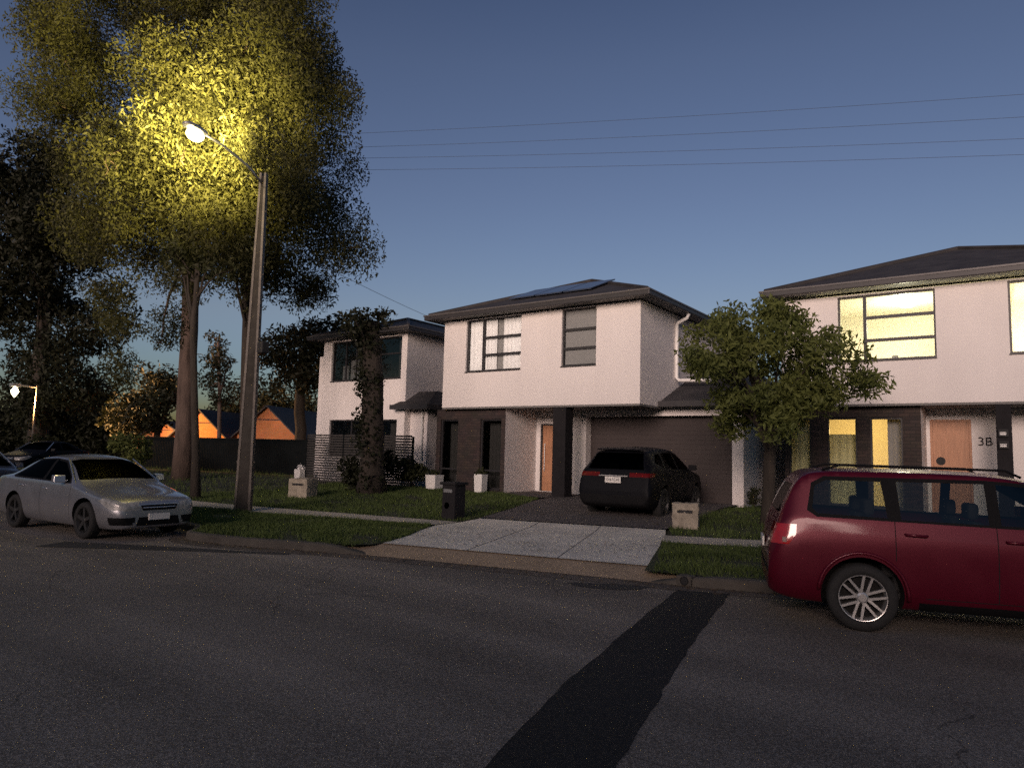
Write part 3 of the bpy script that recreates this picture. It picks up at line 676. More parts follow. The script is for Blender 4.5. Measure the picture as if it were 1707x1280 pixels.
# ------------------------------------------------------------------ street furniture
# concrete and steel utility pole with street lamp
OP = (-14.15, 9.33, .12)
po = thing('utility_pole', 'tall tapered concrete and steel pole on the verge carrying the glowing yellow street lamp', 'utility pole', OP)
pd = Vector((.866, .5, 0)); pn = Vector((-.5, .866, 0))
def taper(z, a, b): return a+(b-a)*z/9.2
for sg, nm in ((-1, 's'), (1, 's')):
    s = MB()
    for z in (0, 7.82):
        c = Vector(OP)+pd*sg*taper(z, .165, .034)+Vector((0, 0, z)); h = .026
        for q in ((-h, -.06), (h, -.06), (h, .06), (-h, .06)): s.v.append(tuple(c+pd*q[0]+pn*q[1]))
    s.f += [(0, 1, 5, 4), (1, 2, 6, 5), (2, 3, 7, 6), (3, 0, 4, 7), (4, 5, 6, 7)]
    s.build('steel_beam', 'steel', po, OP)
s = MB()
for z in (-.1, 7.75):
    c = Vector(OP)+Vector((0, 0, z)); k = taper(z, .137, .010)
    for q in ((-k, -.047), (k, -.047), (k, .047), (-k, .047)): s.v.append(tuple(c+pd*q[0]+pn*q[1]))
s.f += [(0, 1, 5, 4), (1, 2, 6, 5), (2, 3, 7, 6), (3, 0, 4, 7), (4, 5, 6, 7)]
s.build('concrete_core', 'pole_concrete', po, OP)
for z in (1.1, 2.4, 3.9, 5.4, 6.9):
    c = Vector(OP)+Vector((0, 0, z)); k = taper(z, .24, .085)
    s = MB(); s.tube([c-pd*k-pn*.02, c+pd*k-pn*.02], .014, 6); s.build('tie_bolt', 'steel', po, OP)
c = Vector(OP)+Vector((0, 0, 3.7))+pd*.22; s = MB(); s.box(c.x-.09, c.x+.13, c.y-.1, c.y+.1, c.z-.14, c.z+.14); bevel(s.build('cable_box', 'black', po, OP), .03)
lampP = Vector((-13.58, 7.3, 7.94))
ad = Vector((.27, -.963, 0))
s = MB(); b0 = Vector(OP)+Vector((0, 0, 7.55)); tip = lampP+Vector((0, 0, .13))-ad*.2
s.tube([b0, b0.lerp(tip, .3)+Vector((0, 0, .12)), b0.lerp(tip, .7)+Vector((0, 0, .1)), tip], .03, 8)
s.build('lamp_arm', 'galv', po, OP, smooth=True)
s = MB(); 
for (t, wd, hh) in ((-.32, .05, .04), (-.22, .11, .08), (0, .14, .10), (.2, .13, .085), (.3, .06, .04)):
    for k in range(12):
        an = 2*math.pi*k/12; q = lampP+ad*t+Vector((ad.y, -ad.x, 0))*wd*math.cos(an)+Vector((0, 0, .12+hh*max(-.3, math.sin(an)))); s.v.append(tuple(q))
for i in range(4):
    for k in range(12): s.f.append((i*12+k, i*12+(k+1) % 12, i*12+12+(k+1) % 12, i*12+12+k))
s.f += [tuple(range(11, -1, -1)), tuple(range(48, 60))]
lh = s.build('lamp_head', 'galv', po, OP, smooth=True)
s = MB(); n = 16
for i in range(9):
    th = math.pi*i/8
    for k in range(n):
        an = 2*math.pi*k/n; q = lampP+ad*.2*math.cos(th)+(Vector((ad.y, -ad.x, 0))*math.cos(an)*.15+Vector((0, 0, 1))*math.sin(an)*.13)*math.sin(th); s.v.append(tuple(q))
for i in range(8):
    for k in range(n): s.f.append((i*n+k, i*n+(k+1) % n, i*n+n+(k+1) % n, i*n+n+k))
s.build('lamp_lens', 'lamp', lh, OP, smooth=True)
# conductors along the street
def wire(a, b, sag, name, label, rad, group):
    a, b = Vector(a), Vector(b); pts = []
    for i in range(41):
        t = i/40; p = a.lerp(b, t); p.z -= sag*4*t*(1-t); pts.append(p-a)
    o = MB().tube(pts, rad, 5).build(name, 'wire'); o.location = a
    return tag(o, label, 'power line', group)
for i, (ya, yb) in enumerate(((226, 140), (248, 181), (265, 221), (284, 249))):
    a = at(515, ya, 26.5); b = at(1950, yb, 19)
    wire(a, b, .12, 'power_line', ['highest', 'second highest', 'third highest', 'lowest'][i]+' of the four thin power lines crossing the sky beyond the big tree', .0055, 'power lines across the sky')
wire((OP[0], OP[1], 6.55), (-15.4, 18.2, 5.7), .12, 'service_wire', 'thin service wire from the pole to the middle house', .006, None)
e = at(300, 40, 9.5); wire((OP[0], OP[1], 7.6), tuple(e), .05, 'service_wire', 'thin lit overhead wire running up past the glowing street lamp', .006, None)
# far street lamp
l2 = at(25, 648, 40); O2l = (l2.x+1.0, l2.y+.75, .25)
fl = thing('street_lamp', 'small distant street lamp glowing at the left edge among dark trees', 'street lamp', O2l)
MB().tube([O2l, (O2l[0], O2l[1], l2.z+.2)], [.08, .05], 8).build('pole', 'steel', fl, O2l)
MB().tube([(O2l[0], O2l[1], l2.z+.1), (l2.x, l2.y, l2.z+.25)], .05, 6).build('lamp_arm', 'steel', fl, O2l)
s = MB(); s.box(l2.x-.3, l2.x+.3, l2.y-.2, l2.y+.2, l2.z+.12, l2.z+.3); hd = s.build('lamp_head', 'galv', fl, O2l)
MB().lathe([(.001, -.35), (.14, -.13), (.2, 0), (.14, .13), (.001, .3)], l2-Vector((0, 0, .15)), (0, 0, 1), 12).build('lamp_lens', 'lamp2', hd, O2l, smooth=True)

# letterbox by the path, stone blocks, white boxes imitating window reflections, kerb outlet
OL = (-9.98, 11.62, .13)
lbx = thing('letterbox', 'dark pillar letterbox with pale round number disc at the lawn edge', 'letterbox', OL)
bevel(MB().box(-10.16, -9.8, 11.5, 11.86, .1, .86).build('pillar', 'col_dark', lbx, OL), .015)
bevel(MB().box(-10.2, -9.76, 11.46, 11.9, .86, .92).build('cap', 'col_dark', lbx, OL), .012)
MB().box(-10.11, -9.87, 11.485, 11.499, .70, .77).build('flap', 'galv', lbx, OL)
MB().lathe([(.001, -.01), (.07, -.01), (.07, 0), (.001, 0)], (-10.02, 11.5, .42), (0, -1, 0), 16).build('number_disc', 'plate', lbx, OL)
def stone_block(x, y, z, w, h, label, seed):
    o = thing('stone_letterbox', label, 'stone block', (x, y, z)); rd = random.Random(seed)
    bm = bmesh.new(); bmesh.ops.create_cube(bm, size=1); bmesh.ops.scale(bm, vec=(w, w*.8, h), verts=bm.verts); bmesh.ops.translate(bm, vec=(0, 0, h/2-.03), verts=bm.verts)
    bmesh.ops.subdivide_edges(bm, edges=bm.edges, cuts=5, use_grid_fill=True)
    for v in bm.verts: v.co += Vector((rd.gauss(0, .008), rd.gauss(0, .008), rd.gauss(0, .008)))
    me = bpy.data.meshes.new('block'); bm.to_mesh(me); bm.free(); me.materials.append(MT['stone'])
    q = bpy.data.objects.new('block', me); COL.objects.link(q); q.parent = o
    s = MB(); s.box(-w*.3, w*.3, -w*.4-.012, -w*.4-.002, h*.62, h*.72); s.build('mail_slot', 'black', q)
    return o
stone_block(-5.55, 13.75, .13, .50, .56, 'pale limestone block letterbox beside the driveway behind the dark car', 1).rotation_euler = (0, 0, R(16))
stone_block(-16.7, 12.9, .15, .62, .56, 'pale stone block on the lawn in front of the left house', 2).rotation_euler = (0, 0, R(16))
def planter(x, y, z, w, h, label):  # also used for two boxes that imitate pale window reflections
    o = thing('planter', label, 'planter', (x, y, z), 0, None)
    s = MB(); a, b = w/2*.88, w/2
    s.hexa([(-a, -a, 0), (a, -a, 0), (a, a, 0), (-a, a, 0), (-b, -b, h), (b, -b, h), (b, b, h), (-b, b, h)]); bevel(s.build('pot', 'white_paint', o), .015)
    s = MB(); rd = random.Random(int(x*10))
    for k in range(90):
        p = Vector((rd.gauss(0, w*.2), rd.gauss(0, w*.2), h+abs(rd.gauss(0, .07)))); d = Vector((rd.gauss(0, 1), rd.gauss(0, 1), rd.gauss(.5, .6))).normalized()*.09; e = d.orthogonal().normalized()*.02
        s.poly([p-d, p+e, p+d, p-e])
    s.build('plant', 'leaf_mid', o)
    return o
planter(-15.55, 17.2, .33, .44, .46, 'white square planter under the left dark brick window')  # this and the next are shapes added for reflections in the panes
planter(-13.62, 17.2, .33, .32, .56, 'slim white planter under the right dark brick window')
OK = (-3.45, kerb(-3.45), 0); ko = thing('kerb_outlet', 'small concrete stormwater outlet with a dark round hole in the kerb', 'drain outlet', OK)
y0 = kerb(-3.45); bevel(MB().box(-3.54, -3.34, y0-.012, y0+.16, 0.004, .128).build('outlet_block', 'kerb', ko, OK), .015)
MB().lathe([(.001, 0), (.045, 0), (.05, .012), (.055, 0)], (-3.43, y0-.013, .07), (0, -1, 0), 16).build('outlet_hole', 'black', ko, OK)

# ------------------------------------------------------------------ trees
def clumps_in(P, n, D, spread, r, seed, sep=.6):
    """clump centres filling an outline given in photo pixels, spread in depth about D"""
    rd = random.Random(seed); x0 = min(p[0] for p in P); x1 = max(p[0] for p in P); y0 = min(p[1] for p in P); y1 = max(p[1] for p in P); out = []; tries = 0
    while len(out) < n and tries < 20000:
        tries += 1; x, y = rd.uniform(x0, x1), rd.uniform(y0, y1)
        if not in_poly(x, y, P): continue
        c = at(x, y, D+rd.uniform(-spread, spread)); rr = r*rd.uniform(.65, 1.3)
        if any((c-o[0]).length < sep*r for o in out): continue
        out.append((c, rr))
    return out
def leaves(mb, clumps, dens, ln, wd, droop, seed, soft=False):
    rd = random.Random(seed)
    for c, r in clumps:
        n = int(dens*r*r); sq = rd.uniform(.6, .95)
        for k in range(n):
            d = Vector((rd.gauss(0, 1), rd.gauss(0, 1), rd.gauss(0, 1))).normalized()*r*(rd.random()**.45)*rd.choice((1, 1, 1, 1.12)); d.z *= sq
            if soft: d = Vector((rd.gauss(0, .52), rd.gauss(0, .52), rd.gauss(0, .45))); d = d*(min(d.length, .95+.12*rd.random())/max(d.length, 1e-6))*r
            p = c+d; a = Vector((rd.gauss(0, 1), rd.gauss(0, 1), rd.gauss(-droop, .8))).normalized(); e = a.cross(Vector((rd.gauss(0, 1), rd.gauss(0, 1), rd.gauss(0, 1)))).normalized()
            s = rd.uniform(.6, 1.3); a = a*ln*.5*s; e = e*wd*.5*s; n0 = len(mb.v)
            mb.v += [tuple(p-a), tuple(p+e-a*.15), tuple(p+a), tuple(p-e-a*.15)]; mb.f.append((n0, n0+1, n0+2, n0+3))
def wiggle(a, b, n, amp, rd):
    out = []
    for i in range(n+1):
        t = i/n; p = a.lerp(b, t)
        if 0 < i < n: p = p+Vector((rd.gauss(0, amp), rd.gauss(0, amp), rd.gauss(0, amp*.5)))
        out.append(p)
    return out
def tree(name, label, cat, trunk, rad, clumps, dens, ln, wd, droop, lm, bk, seed, group=None, limbs=14, limb_r=.06, extra=None):
    rd = random.Random(seed); org = tuple(trunk[0]); group = group or ('background trees' if name == 'background_tree' else None); t = thing(name, label, cat, org, 0, group)
    s = MB(); P = []
    for a, b in zip(trunk, trunk[1:]): P += wiggle(Vector(a), Vector(b), 4, rad[0]*.06, rd)[:-1]
    P.append(Vector(trunk[-1])); n = len(P)-1
    rr = [rad[0]+(rad[1]-rad[0])*(i/n)**.8 for i in range(n+1)]; rr[0] = rad[0]*1.35; P[0] = P[0]-Vector((0, 0, .15))
    s.tube(P, rr, 12)
    cs = sorted(clumps, key=lambda c: rd.random())[:limbs]
    for c, r in cs:
        i = max(1, min(n, int(n*rd.uniform(.55, 1)))); st = P[i]
        mid = st.lerp(c, .5)+Vector((0, 0, .12*(c-st).length)); Q = wiggle(st, mid, 3, limb_r, rd)[:-1]+wiggle(mid, c, 3, limb_r, rd)
        m = len(Q)-1; s.tube(Q, [max(.012, limb_r*1.6*(1-.85*k/m)) for k in range(m+1)], 6)
        for q in range(2):
            e = c+Vector((rd.gauss(0, 1), rd.gauss(0, 1), rd.gauss(0, .7)))*r*.4; s.tube(wiggle(c, e, 3, limb_r*.6, rd), [limb_r*.35, limb_r*.3, limb_r*.2, .006], 5)
    s.build('trunk', bk, t, org, smooth=True)
    f = MB(); leaves(f, clumps, dens, ln, wd, droop, seed+1, name == 'gum_tree')
    if extra: extra(f)
    f.build('crown', lm, t, org)
    return t
gumP = [(75, -160), (525, -160), (532, 40), (560, 110), (578, 160), (565, 230), (590, 320), (622, 385), (590, 420), (560, 465), (530, 490), (470, 470), (435, 455), (390, 485), (340, 465), (290, 480), (240, 455), (180, 430), (130, 400), (115, 300), (135, 235), (70, 190), (62, 80)]
gc = clumps_in(gumP, 200, 26.0, 3.4, 1.15, 21, .55)
gc += clumps_in([(200, 60), (500, 60), (520, 330), (440, 440), (220, 420), (160, 250)], 60, 20.5, 1.3, .95, 22, .6)
gc += clumps_in([(250, 120), (420, 110), (440, 300), (330, 350), (230, 290)], 7, 17.8, .8, .6, 27, .6)  # near clumps added close to the lamp to brighten like its glare
gc += clumps_in([(225, 535), (300, 515), (302, 590), (240, 600)], 7, 26, 1, .5, 23) + clumps_in([(160, 470), (215, 500), (205, 640), (175, 600)], 9, 27, 1, .55, 24)
gc += clumps_in([(430, 470), (560, 465), (530, 530), (500, 500)], 8, 25, 1, .5, 25)
gb = at(308, 786, 28); gt = at(318, 470, 28); gt2 = at(325, 200, 27)
gb.z = .25
tree('gum_tree', 'huge gum tree with pale trunk, its crown lit yellow behind the street lamp', 'tree', [gb, gt, gt2], (.38, .26), gc, 1150, .135, .05, .9, 'leaf_gum', 'bark_pale', 5, limbs=44, limb_r=.075)
d0 = at(326, 832, 19); d0.z = .16; d1 = at(322, 560, 19.6); d2_ = at(330, 440, 20)
tree('slender_tree', 'slender dark trunk tree standing in front of the big pale gum trunk', 'tree', [d0, d1, d2_], (.115, .07), clumps_in([(280, 410), (380, 410), (370, 480), (290, 480)], 10, 20, .6, .45, 31), 260, .2, .07, .8, 'leaf_mid', 'bark', 8, limbs=8, limb_r=.03)
e0 = at(404, 806, 24); e0.z = .2; e1 = at(410, 560, 24); e2 = at(413, 430, 24)
tree('gum_tree', 'tree with straight dark trunk directly behind the utility pole', 'tree', [e0, e1, e2], (.16, .12), clumps_in([(360, 400), (480, 390), (490, 470), (380, 480)], 14, 23.5, 1, .7, 33), 280, .24, .08, .8, 'leaf_gum', 'bark', 9, limbs=10, limb_r=.045)
# thick dark tree before the left house, with ivy on the trunk
f0 = at(620, 822, 21.3); f0.z = .24; f1 = at(622, 640, 21.3); f2 = at(618, 535, 21.3)
fc = clumps_in([(572, 530), (595, 514), (638, 516), (656, 530), (650, 548), (615, 562), (580, 552)], 15, 21.1, .6, .30, 41, .5)
ivy = [(f0.lerp(f2, t)+Vector((math.sin(t*40)*.16, -.15, math.cos(t*23)*.1)), .40+.06*math.sin(t*31)) for t in [i/26 for i in range(27)]]
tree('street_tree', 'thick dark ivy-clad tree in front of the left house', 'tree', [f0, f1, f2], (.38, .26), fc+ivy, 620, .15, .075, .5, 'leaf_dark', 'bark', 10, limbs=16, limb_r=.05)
# young street tree beside the red car
g0 = Vector((-4.36, 15.3, .13)); g1 = at(1283, 760, 14.9); g2 = at(1300, 690, 15.0)
sc_ = clumps_in([(1150, 570), (1185, 528), (1245, 538), (1258, 505), (1290, 497), (1335, 508), (1345, 550), (1395, 565), (1432, 600), (1462, 637), (1430, 655), (1390, 672), (1335, 690), (1305, 725), (1255, 700), (1222, 722), (1205, 690), (1195, 640), (1158, 600)], 100, 15.0, 1.2, .40, 51, .42)
tr = tree('street_tree', 'leafy young green tree on the lawn behind the tail of the red car', 'tree', [g0, g1, g2], (.15, .10), sc_, 1250, .15, .05, .8, 'leaf_street', 'bark', 12, limbs=26, limb_r=.035)
# background trees and shrubs
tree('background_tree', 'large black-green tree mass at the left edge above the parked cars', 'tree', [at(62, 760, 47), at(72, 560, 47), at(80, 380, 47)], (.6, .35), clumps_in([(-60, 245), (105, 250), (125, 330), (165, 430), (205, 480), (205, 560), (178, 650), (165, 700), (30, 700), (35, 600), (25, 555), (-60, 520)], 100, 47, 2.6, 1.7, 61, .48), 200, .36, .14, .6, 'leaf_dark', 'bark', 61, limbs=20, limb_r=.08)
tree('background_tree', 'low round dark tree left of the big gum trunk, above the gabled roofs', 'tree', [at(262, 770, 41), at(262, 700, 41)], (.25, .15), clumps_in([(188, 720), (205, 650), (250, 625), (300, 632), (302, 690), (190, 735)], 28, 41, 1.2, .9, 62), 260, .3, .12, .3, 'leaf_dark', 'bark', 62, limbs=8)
tree('background_tree', 'thin open-crowned tree seen between the gum trunk and the pole', 'tree', [at(365, 760, 41), at(366, 660, 41), at(364, 570, 41)], (.14, .08), clumps_in([(338, 610), (360, 553), (384, 575), (394, 640), (380, 672), (342, 660)], 22, 41, 1.0, .6, 63), 230, .28, .09, .4, 'leaf_dark', 'bark_pale', 63, limbs=10, limb_r=.05)
tree('background_tree', 'dark spreading tree right of the pole, behind the left house', 'tree', [at(500, 770, 34), at(500, 660, 34), at(505, 580, 34)], (.3, .2), clumps_in([(436, 600), (455, 565), (500, 545), (560, 525), (600, 530), (600, 640), (545, 672), (500, 640), (447, 650)], 46, 34, 1.6, .85, 64), 260, .28, .1, .4, 'leaf_dark', 'bark', 64, limbs=12, limb_r=.06)
tree('background_tree', 'dark low tree over the far roofs just right of the pole base', 'tree', [at(400, 770, 52), at(400, 690, 52)], (.25, .15), clumps_in([(345, 700), (360, 655), (420, 640), (520, 650), (520, 700), (490, 715), (455, 690), (435, 690), (400, 728), (370, 720)], 30, 53, 1.0, 1.0, 65), 230, .34, .13, .3, 'leaf_dark', 'bark', 65, limbs=8)
def shrub(name, label, c, r, n, ln, wd, lm, seed, cat='shrub', tall=1.):
    o = thing(name, label, cat, tuple(c)); rd = random.Random(seed); f = MB(); st = MB()
    cl = [(Vector(c)+Vector((rd.uniform(-r, r)*.7, rd.uniform(-r, r)*.6, r*tall*rd.uniform(.25, 1.0))), r*.5) for k in range(9)]
    leaves(f, cl, n/(9*.25*r*r), ln, wd, .2, seed)
    for q, rr in cl: st.tube([Vector(c), Vector(c).lerp(q, .6)+Vector((0, 0, .05)), q], [.02, .014, .006], 5)
    f.build('foliage', lm, o, tuple(c)); st.build('stem', 'bark', o, tuple(c)); return o
shrub('shrub', 'dark bushy shrub at the foot of the thick ivy-clad tree', (-16.9, 15.5, .26), .8, 2600, .14, .07, 'leaf_dark', 71, tall=1.25)
shrub('shrub', 'dark green shrub at the left corner of the middle house', (-16.35, 17.0, .32), .55, 1800, .13, .06, 'leaf_mid', 72, tall=1.6)
shrub('shrub', 'small weedy shrub at the foot of the white garage pier', (-5.7, 18.7, .33), .26, 300, .13, .03, 'leaf_mid', 73, tall=1.8)
shrub('shrub', 'yellowish bush above the roof of the silver car', tuple(at(215, 770, 30).xy)+(.3,), 1.0, 1500, .2, .08, 'leaf_street', 74, tall=1.4)
shrub('shrub', 'low brownish bush left of the silver car roof', tuple(at(70, 775, 36).xy)+(.3,), 1.0, 1300, .22, .09, 'leaf_mid', 75, tall=1.3)
hd = thing('hedge', 'long dark hedge behind the parked cars at the left edge', 'hedge', tuple(at(60, 760, 58).xy)+(.2,))
f = MB(); leaves(f, clumps_in([(-80, 690), (120, 680), (235, 700), (240, 752), (-80, 752)], 110, 58, 1.5, 1.25, 77, .4), 200, .42, .17, .2, 78); f.build('foliage', 'leaf_dark', hd, tuple(hd.location))
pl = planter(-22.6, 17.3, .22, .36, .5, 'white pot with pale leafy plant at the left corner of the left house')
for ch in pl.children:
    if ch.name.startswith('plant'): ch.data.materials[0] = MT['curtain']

# ------------------------------------------------------------------ cars
def paint(name, col, metal=.3, rough=.32, coat=1.):
    m, nt, b = nmat(name); N = nt.nodes; K = nt.links
    tc = N.new('ShaderNodeTexCoord'); n = N.new('ShaderNodeTexNoise'); n.inputs['Scale'].default_value = 3.5; n.inputs['Detail'].default_value = 6; K.new(tc.outputs['Object'], n.inputs['Vector'])
    cr = N.new('ShaderNodeValToRGB'); c = Vector(col); cr.color_ramp.elements[0].color = (*(c*.86), 1); cr.color_ramp.elements[1].color = (*(c*1.1), 1)
    K.new(n.outputs['Fac'], cr.inputs['Fac']); K.new(cr.outputs['Color'], b.inputs['Base Color'])
    mr = N.new('ShaderNodeMapRange'); mr.inputs['To Min'].default_value = rough-.08; mr.inputs['To Max'].default_value = rough+.14; K.new(n.outputs['Fac'], mr.inputs['Value']); K.new(mr.outputs[0], b.inputs['Roughness'])
    b.inputs['Metallic'].default_value = metal; b.inputs['Coat Weight'].default_value = coat; b.inputs['Coat Roughness'].default_value = .08
    if coat == .25: b.inputs['Specular IOR Level'].default_value = .3
    if coat == 0: b.inputs['Specular IOR Level'].default_value = .12
    return m
MT['red_paint'] = paint('red_paint', (.10, .004, .016), .3, .36, .25)
MT['silver_paint'] = paint('silver_paint', (.36, .37, .40), .65, .32)
MT['dark_paint'] = paint('dark_paint', (.005, .0055, .008), .0, .5, .0)
MT['tyre'] = mat('tyre_rubber', (.018, .018, .018), .85, .3, 12)
MT['alloy'] = mat('alloy', (.62, .61, .59), .32, .1, 8, metal=.75)
MT['dark_alloy'] = mat('dark_alloy', (.06, .06, .06), .5, .1, 8, metal=.5)
MT['chrome'] = mat('chrome', (.6, .6, .6), .2, .05, 8, metal=.9)
MT['trim'] = mat('black_trim', (.008, .008, .009), .7, .2, 8, spec=.12)
MT['well'] = mat('wheel_well', (.006, .006, .006), .95, .2, 8)
MT['seam'] = mat('panel_gap', (.004, .004, .004), .9, .1)
MT['tail_dark'] = mat('dark_tail_lens', (.10, .004, .005), .3, .3, 18, spec=.2)
MT['tail'] = mat('red_tail_lens', (.42, .008, .012), .15, .2, 18, coat=1.)
MT['tail_clear'] = mat('clear_tail_lens', (.30, .2, .18), .4, .15, 25)
MT['head'] = mat('headlamp_lens', (.30, .30, .29), .3, .45, 14, coat=.3)
MT['car_glass'] = glass('car_glass', (.55, .58, .56), 1.5, .02, 1.)
MT['tint_glass'] = glass('tinted_car_glass', (.10, .11, .11), 1.32, .0, .12)
MT['interior'] = mat('car_interior', (.03, .03, .032), .85, .2, 10)
def car(name, label, loc, head, scale, pm, stations, regions, wheels, wr, rimstyle, glassmat, zoff=0., seats=True, group=None, rim='alloy'):
    root = thing(name, label, 'car', (loc[0], loc[1], zoff), head, group, scale)
    bm = bmesh.new(); cl = bm.edges.layers.float.new('crease_edge'); rows = []
    for x, pts in stations:
        rows.append([bm.verts.new((x, y, z)) for y, z in pts]+[bm.verts.new((x, -y, z)) for y, z in reversed(pts[:-1])])
    n = len(rows[0])
    for a, b in zip(rows, rows[1:]):
        for k in range(n-1): bm.faces.new((a[k], a[k+1], b[k+1], b[k]))
        bm.faces.new((a[n-1], a[0], b[0], b[n-1]))
    for r in (rows[0], rows[-1]):
        h = n//2
        for k in range(h):
            q = (r[k], r[k+1], r[n-2-k], r[n-1-k]) if n-2-k != k+1 else (r[k], r[k+1], r[n-1-k])
            bm.faces.new(q)
    bmesh.ops.recalc_face_normals(bm, faces=bm.faces)
    if sum(f.normal.z*f.calc_center_median().z for f in bm.faces) < 0: bmesh.ops.reverse_faces(bm, faces=bm.faces)
    bm.verts.index_update()
    for i, row in enumerate(rows):
        for k, cr in ((0, .6), (2, .35), (3, .6), (4, .5), (n-1, .6), (n-3, .35), (n-4, .6), (n-5, .5)):
            if i+1 < len(rows):
                e = bm.edges.get((row[k], rows[i+1][k]));
                if e: e[cl] = cr
    for r in (rows[0], rows[-1]):
        for k in range(n-1):
            e = bm.edges.get((r[k], r[k+1])); e[cl] = .35
    mats = [MT[pm], MT['well']]+[MT[q['mat']] for q in regions]
    me = bpy.data.meshes.new('shell'); bm.to_mesh(me); bm.free()
    for m in mats: me.materials.append(m)
    o = bpy.data.objects.new('shell', me); COL.objects.link(o)
    sb = o.modifiers.new('s', 'SUBSURF'); sb.levels = sb.render_levels = 3
    cm = MB(); R_ = wr*1.16
    for wx in wheels:
        for sg in (-1, 1):
            a, b = (.42, 1.2) if sg > 0 else (-1.2, -.42); base = len(cm.v); N_ = 40
            for yy in (a, b):
                for k in range(N_):
                    t = 2*math.pi*k/N_; cm.v.append((wx+R_*math.cos(t), yy, wr+.02+R_*math.sin(t)))
            for k in range(N_): cm.f.append((base+k, base+N_+k, base+N_+(k+1) % N_, base+(k+1) % N_))
            cm.f += [tuple(base+k for k in range(N_)), tuple(base+N_+k for k in reversed(range(N_)))]
    cu = cm.build('cutter', 'well')
    bmm = bmesh.new(); bmm.from_mesh(cu.data); bmesh.ops.recalc_face_normals(bmm, faces=bmm.faces); bmm.to_mesh(cu.data); bmm.free()
    cu.data.materials.clear()
    for m in mats: cu.data.materials.append(m)
    for p in cu.data.polygons: p.material_index = 1
    bo = o.modifiers.new('b', 'BOOLEAN'); bo.object = cu; bo.operation = 'DIFFERENCE'; bo.solver = 'EXACT'; bo.material_mode = 'INDEX'
    dg = bpy.context.evaluated_depsgraph_get(); me2 = bpy.data.meshes.new_from_object(o.evaluated_get(dg))
    bpy.data.objects.remove(o); bpy.data.objects.remove(cu)
    bm = bmesh.new(); bm.from_mesh(me2)
    def third(f, q, c=None):
        c = f.calc_center_median(); lo, hi = q['lim']
        if q['plane'] == 'xz':
            y = c.y*q.get('side', 1); return lo <= y <= hi
        return lo <= c.x <= hi
    for idx, q in enumerate(regions):
        P = q['poly']; ar = sum(a[0]*b[1]-b[0]*a[1] for a, b in zip(P, P[1:]+P[:1]))
        if ar < 0: P = P[::-1]
        ax = (0, 2) if q['plane'] == 'xz' else (1, 2)
        lo = [min(p[k] for p in P)-.12 for k in (0, 1)]; hi = [max(p[k] for p in P)+.12 for k in (0, 1)]
        def near():
            r = []
            for f in bm.faces:
                if not third(f, q): continue
                u = [v.co[ax[0]] for v in f.verts]; w = [v.co[ax[1]] for v in f.verts]
                if max(u) > lo[0] and min(u) < hi[0] and max(w) > lo[1] and min(w) < hi[1]: r.append(f)
            return r
        for a, b in zip(P, P[1:]+P[:1]):
            fs = near(); g = list({*fs, *[e for f in fs for e in f.edges], *[v for f in fs for v in f.verts]})
            co = [0, 0, 0]; co[ax[0]], co[ax[1]] = a; no = [0, 0, 0]; no[ax[0]], no[ax[1]] = b[1]-a[1], -(b[0]-a[0])
            bmesh.ops.bisect_plane(bm, geom=g, dist=1e-5, plane_co=co, plane_no=no)
        if q.get('clip'):
            for v in q['lim']:
                fs = near(); g = list({*fs, *[e for f in fs for e in f.edges], *[w for f in fs for w in f.verts]})
                co = [0, 0, 0]; no = [0, 0, 0]; k = 1 if q['plane'] == 'xz' else 0; co[k] = v*q.get('side', 1); no[k] = 1
                bmesh.ops.bisect_plane(bm, geom=g, dist=1e-5, plane_co=co, plane_no=no)
        for f in bm.faces:
            if f.material_index == 1 or not third(f, q): continue
            if f.material_index and not q.get('over'): continue
            c = f.calc_center_median(); u, w = c[ax[0]], c[ax[1]]
            if all((b[0]-a[0])*(w-a[1])-(b[1]-a[1])*(u-a[0]) > 0 for a, b in zip(P, P[1:]+P[:1])):
                if q['plane'] == 'xz' and q.get('out', True) and abs(f.normal.y) < .12: continue
                f.material_index = idx+2
    bmesh.ops.triangulate(bm, faces=[f for f in bm.faces if len(f.verts) > 4])
    bm.verts.index_update(); groups = {}
    for f in bm.faces: groups.setdefault(f.material_index, []).append(f)
    parts = {}
    names = {0: 'body', 1: 'wheel_well'}
    for idx, q in enumerate(regions): names[idx+2] = q['name']
    merged = {}
    for mi, fs in groups.items():
        key = (names[mi], regions[mi-2].get('join') if mi > 1 else None, mi if not (mi > 1 and regions[mi-2].get('join')) else -1); merged.setdefault(key, []).extend([(f, mi) for f in fs])
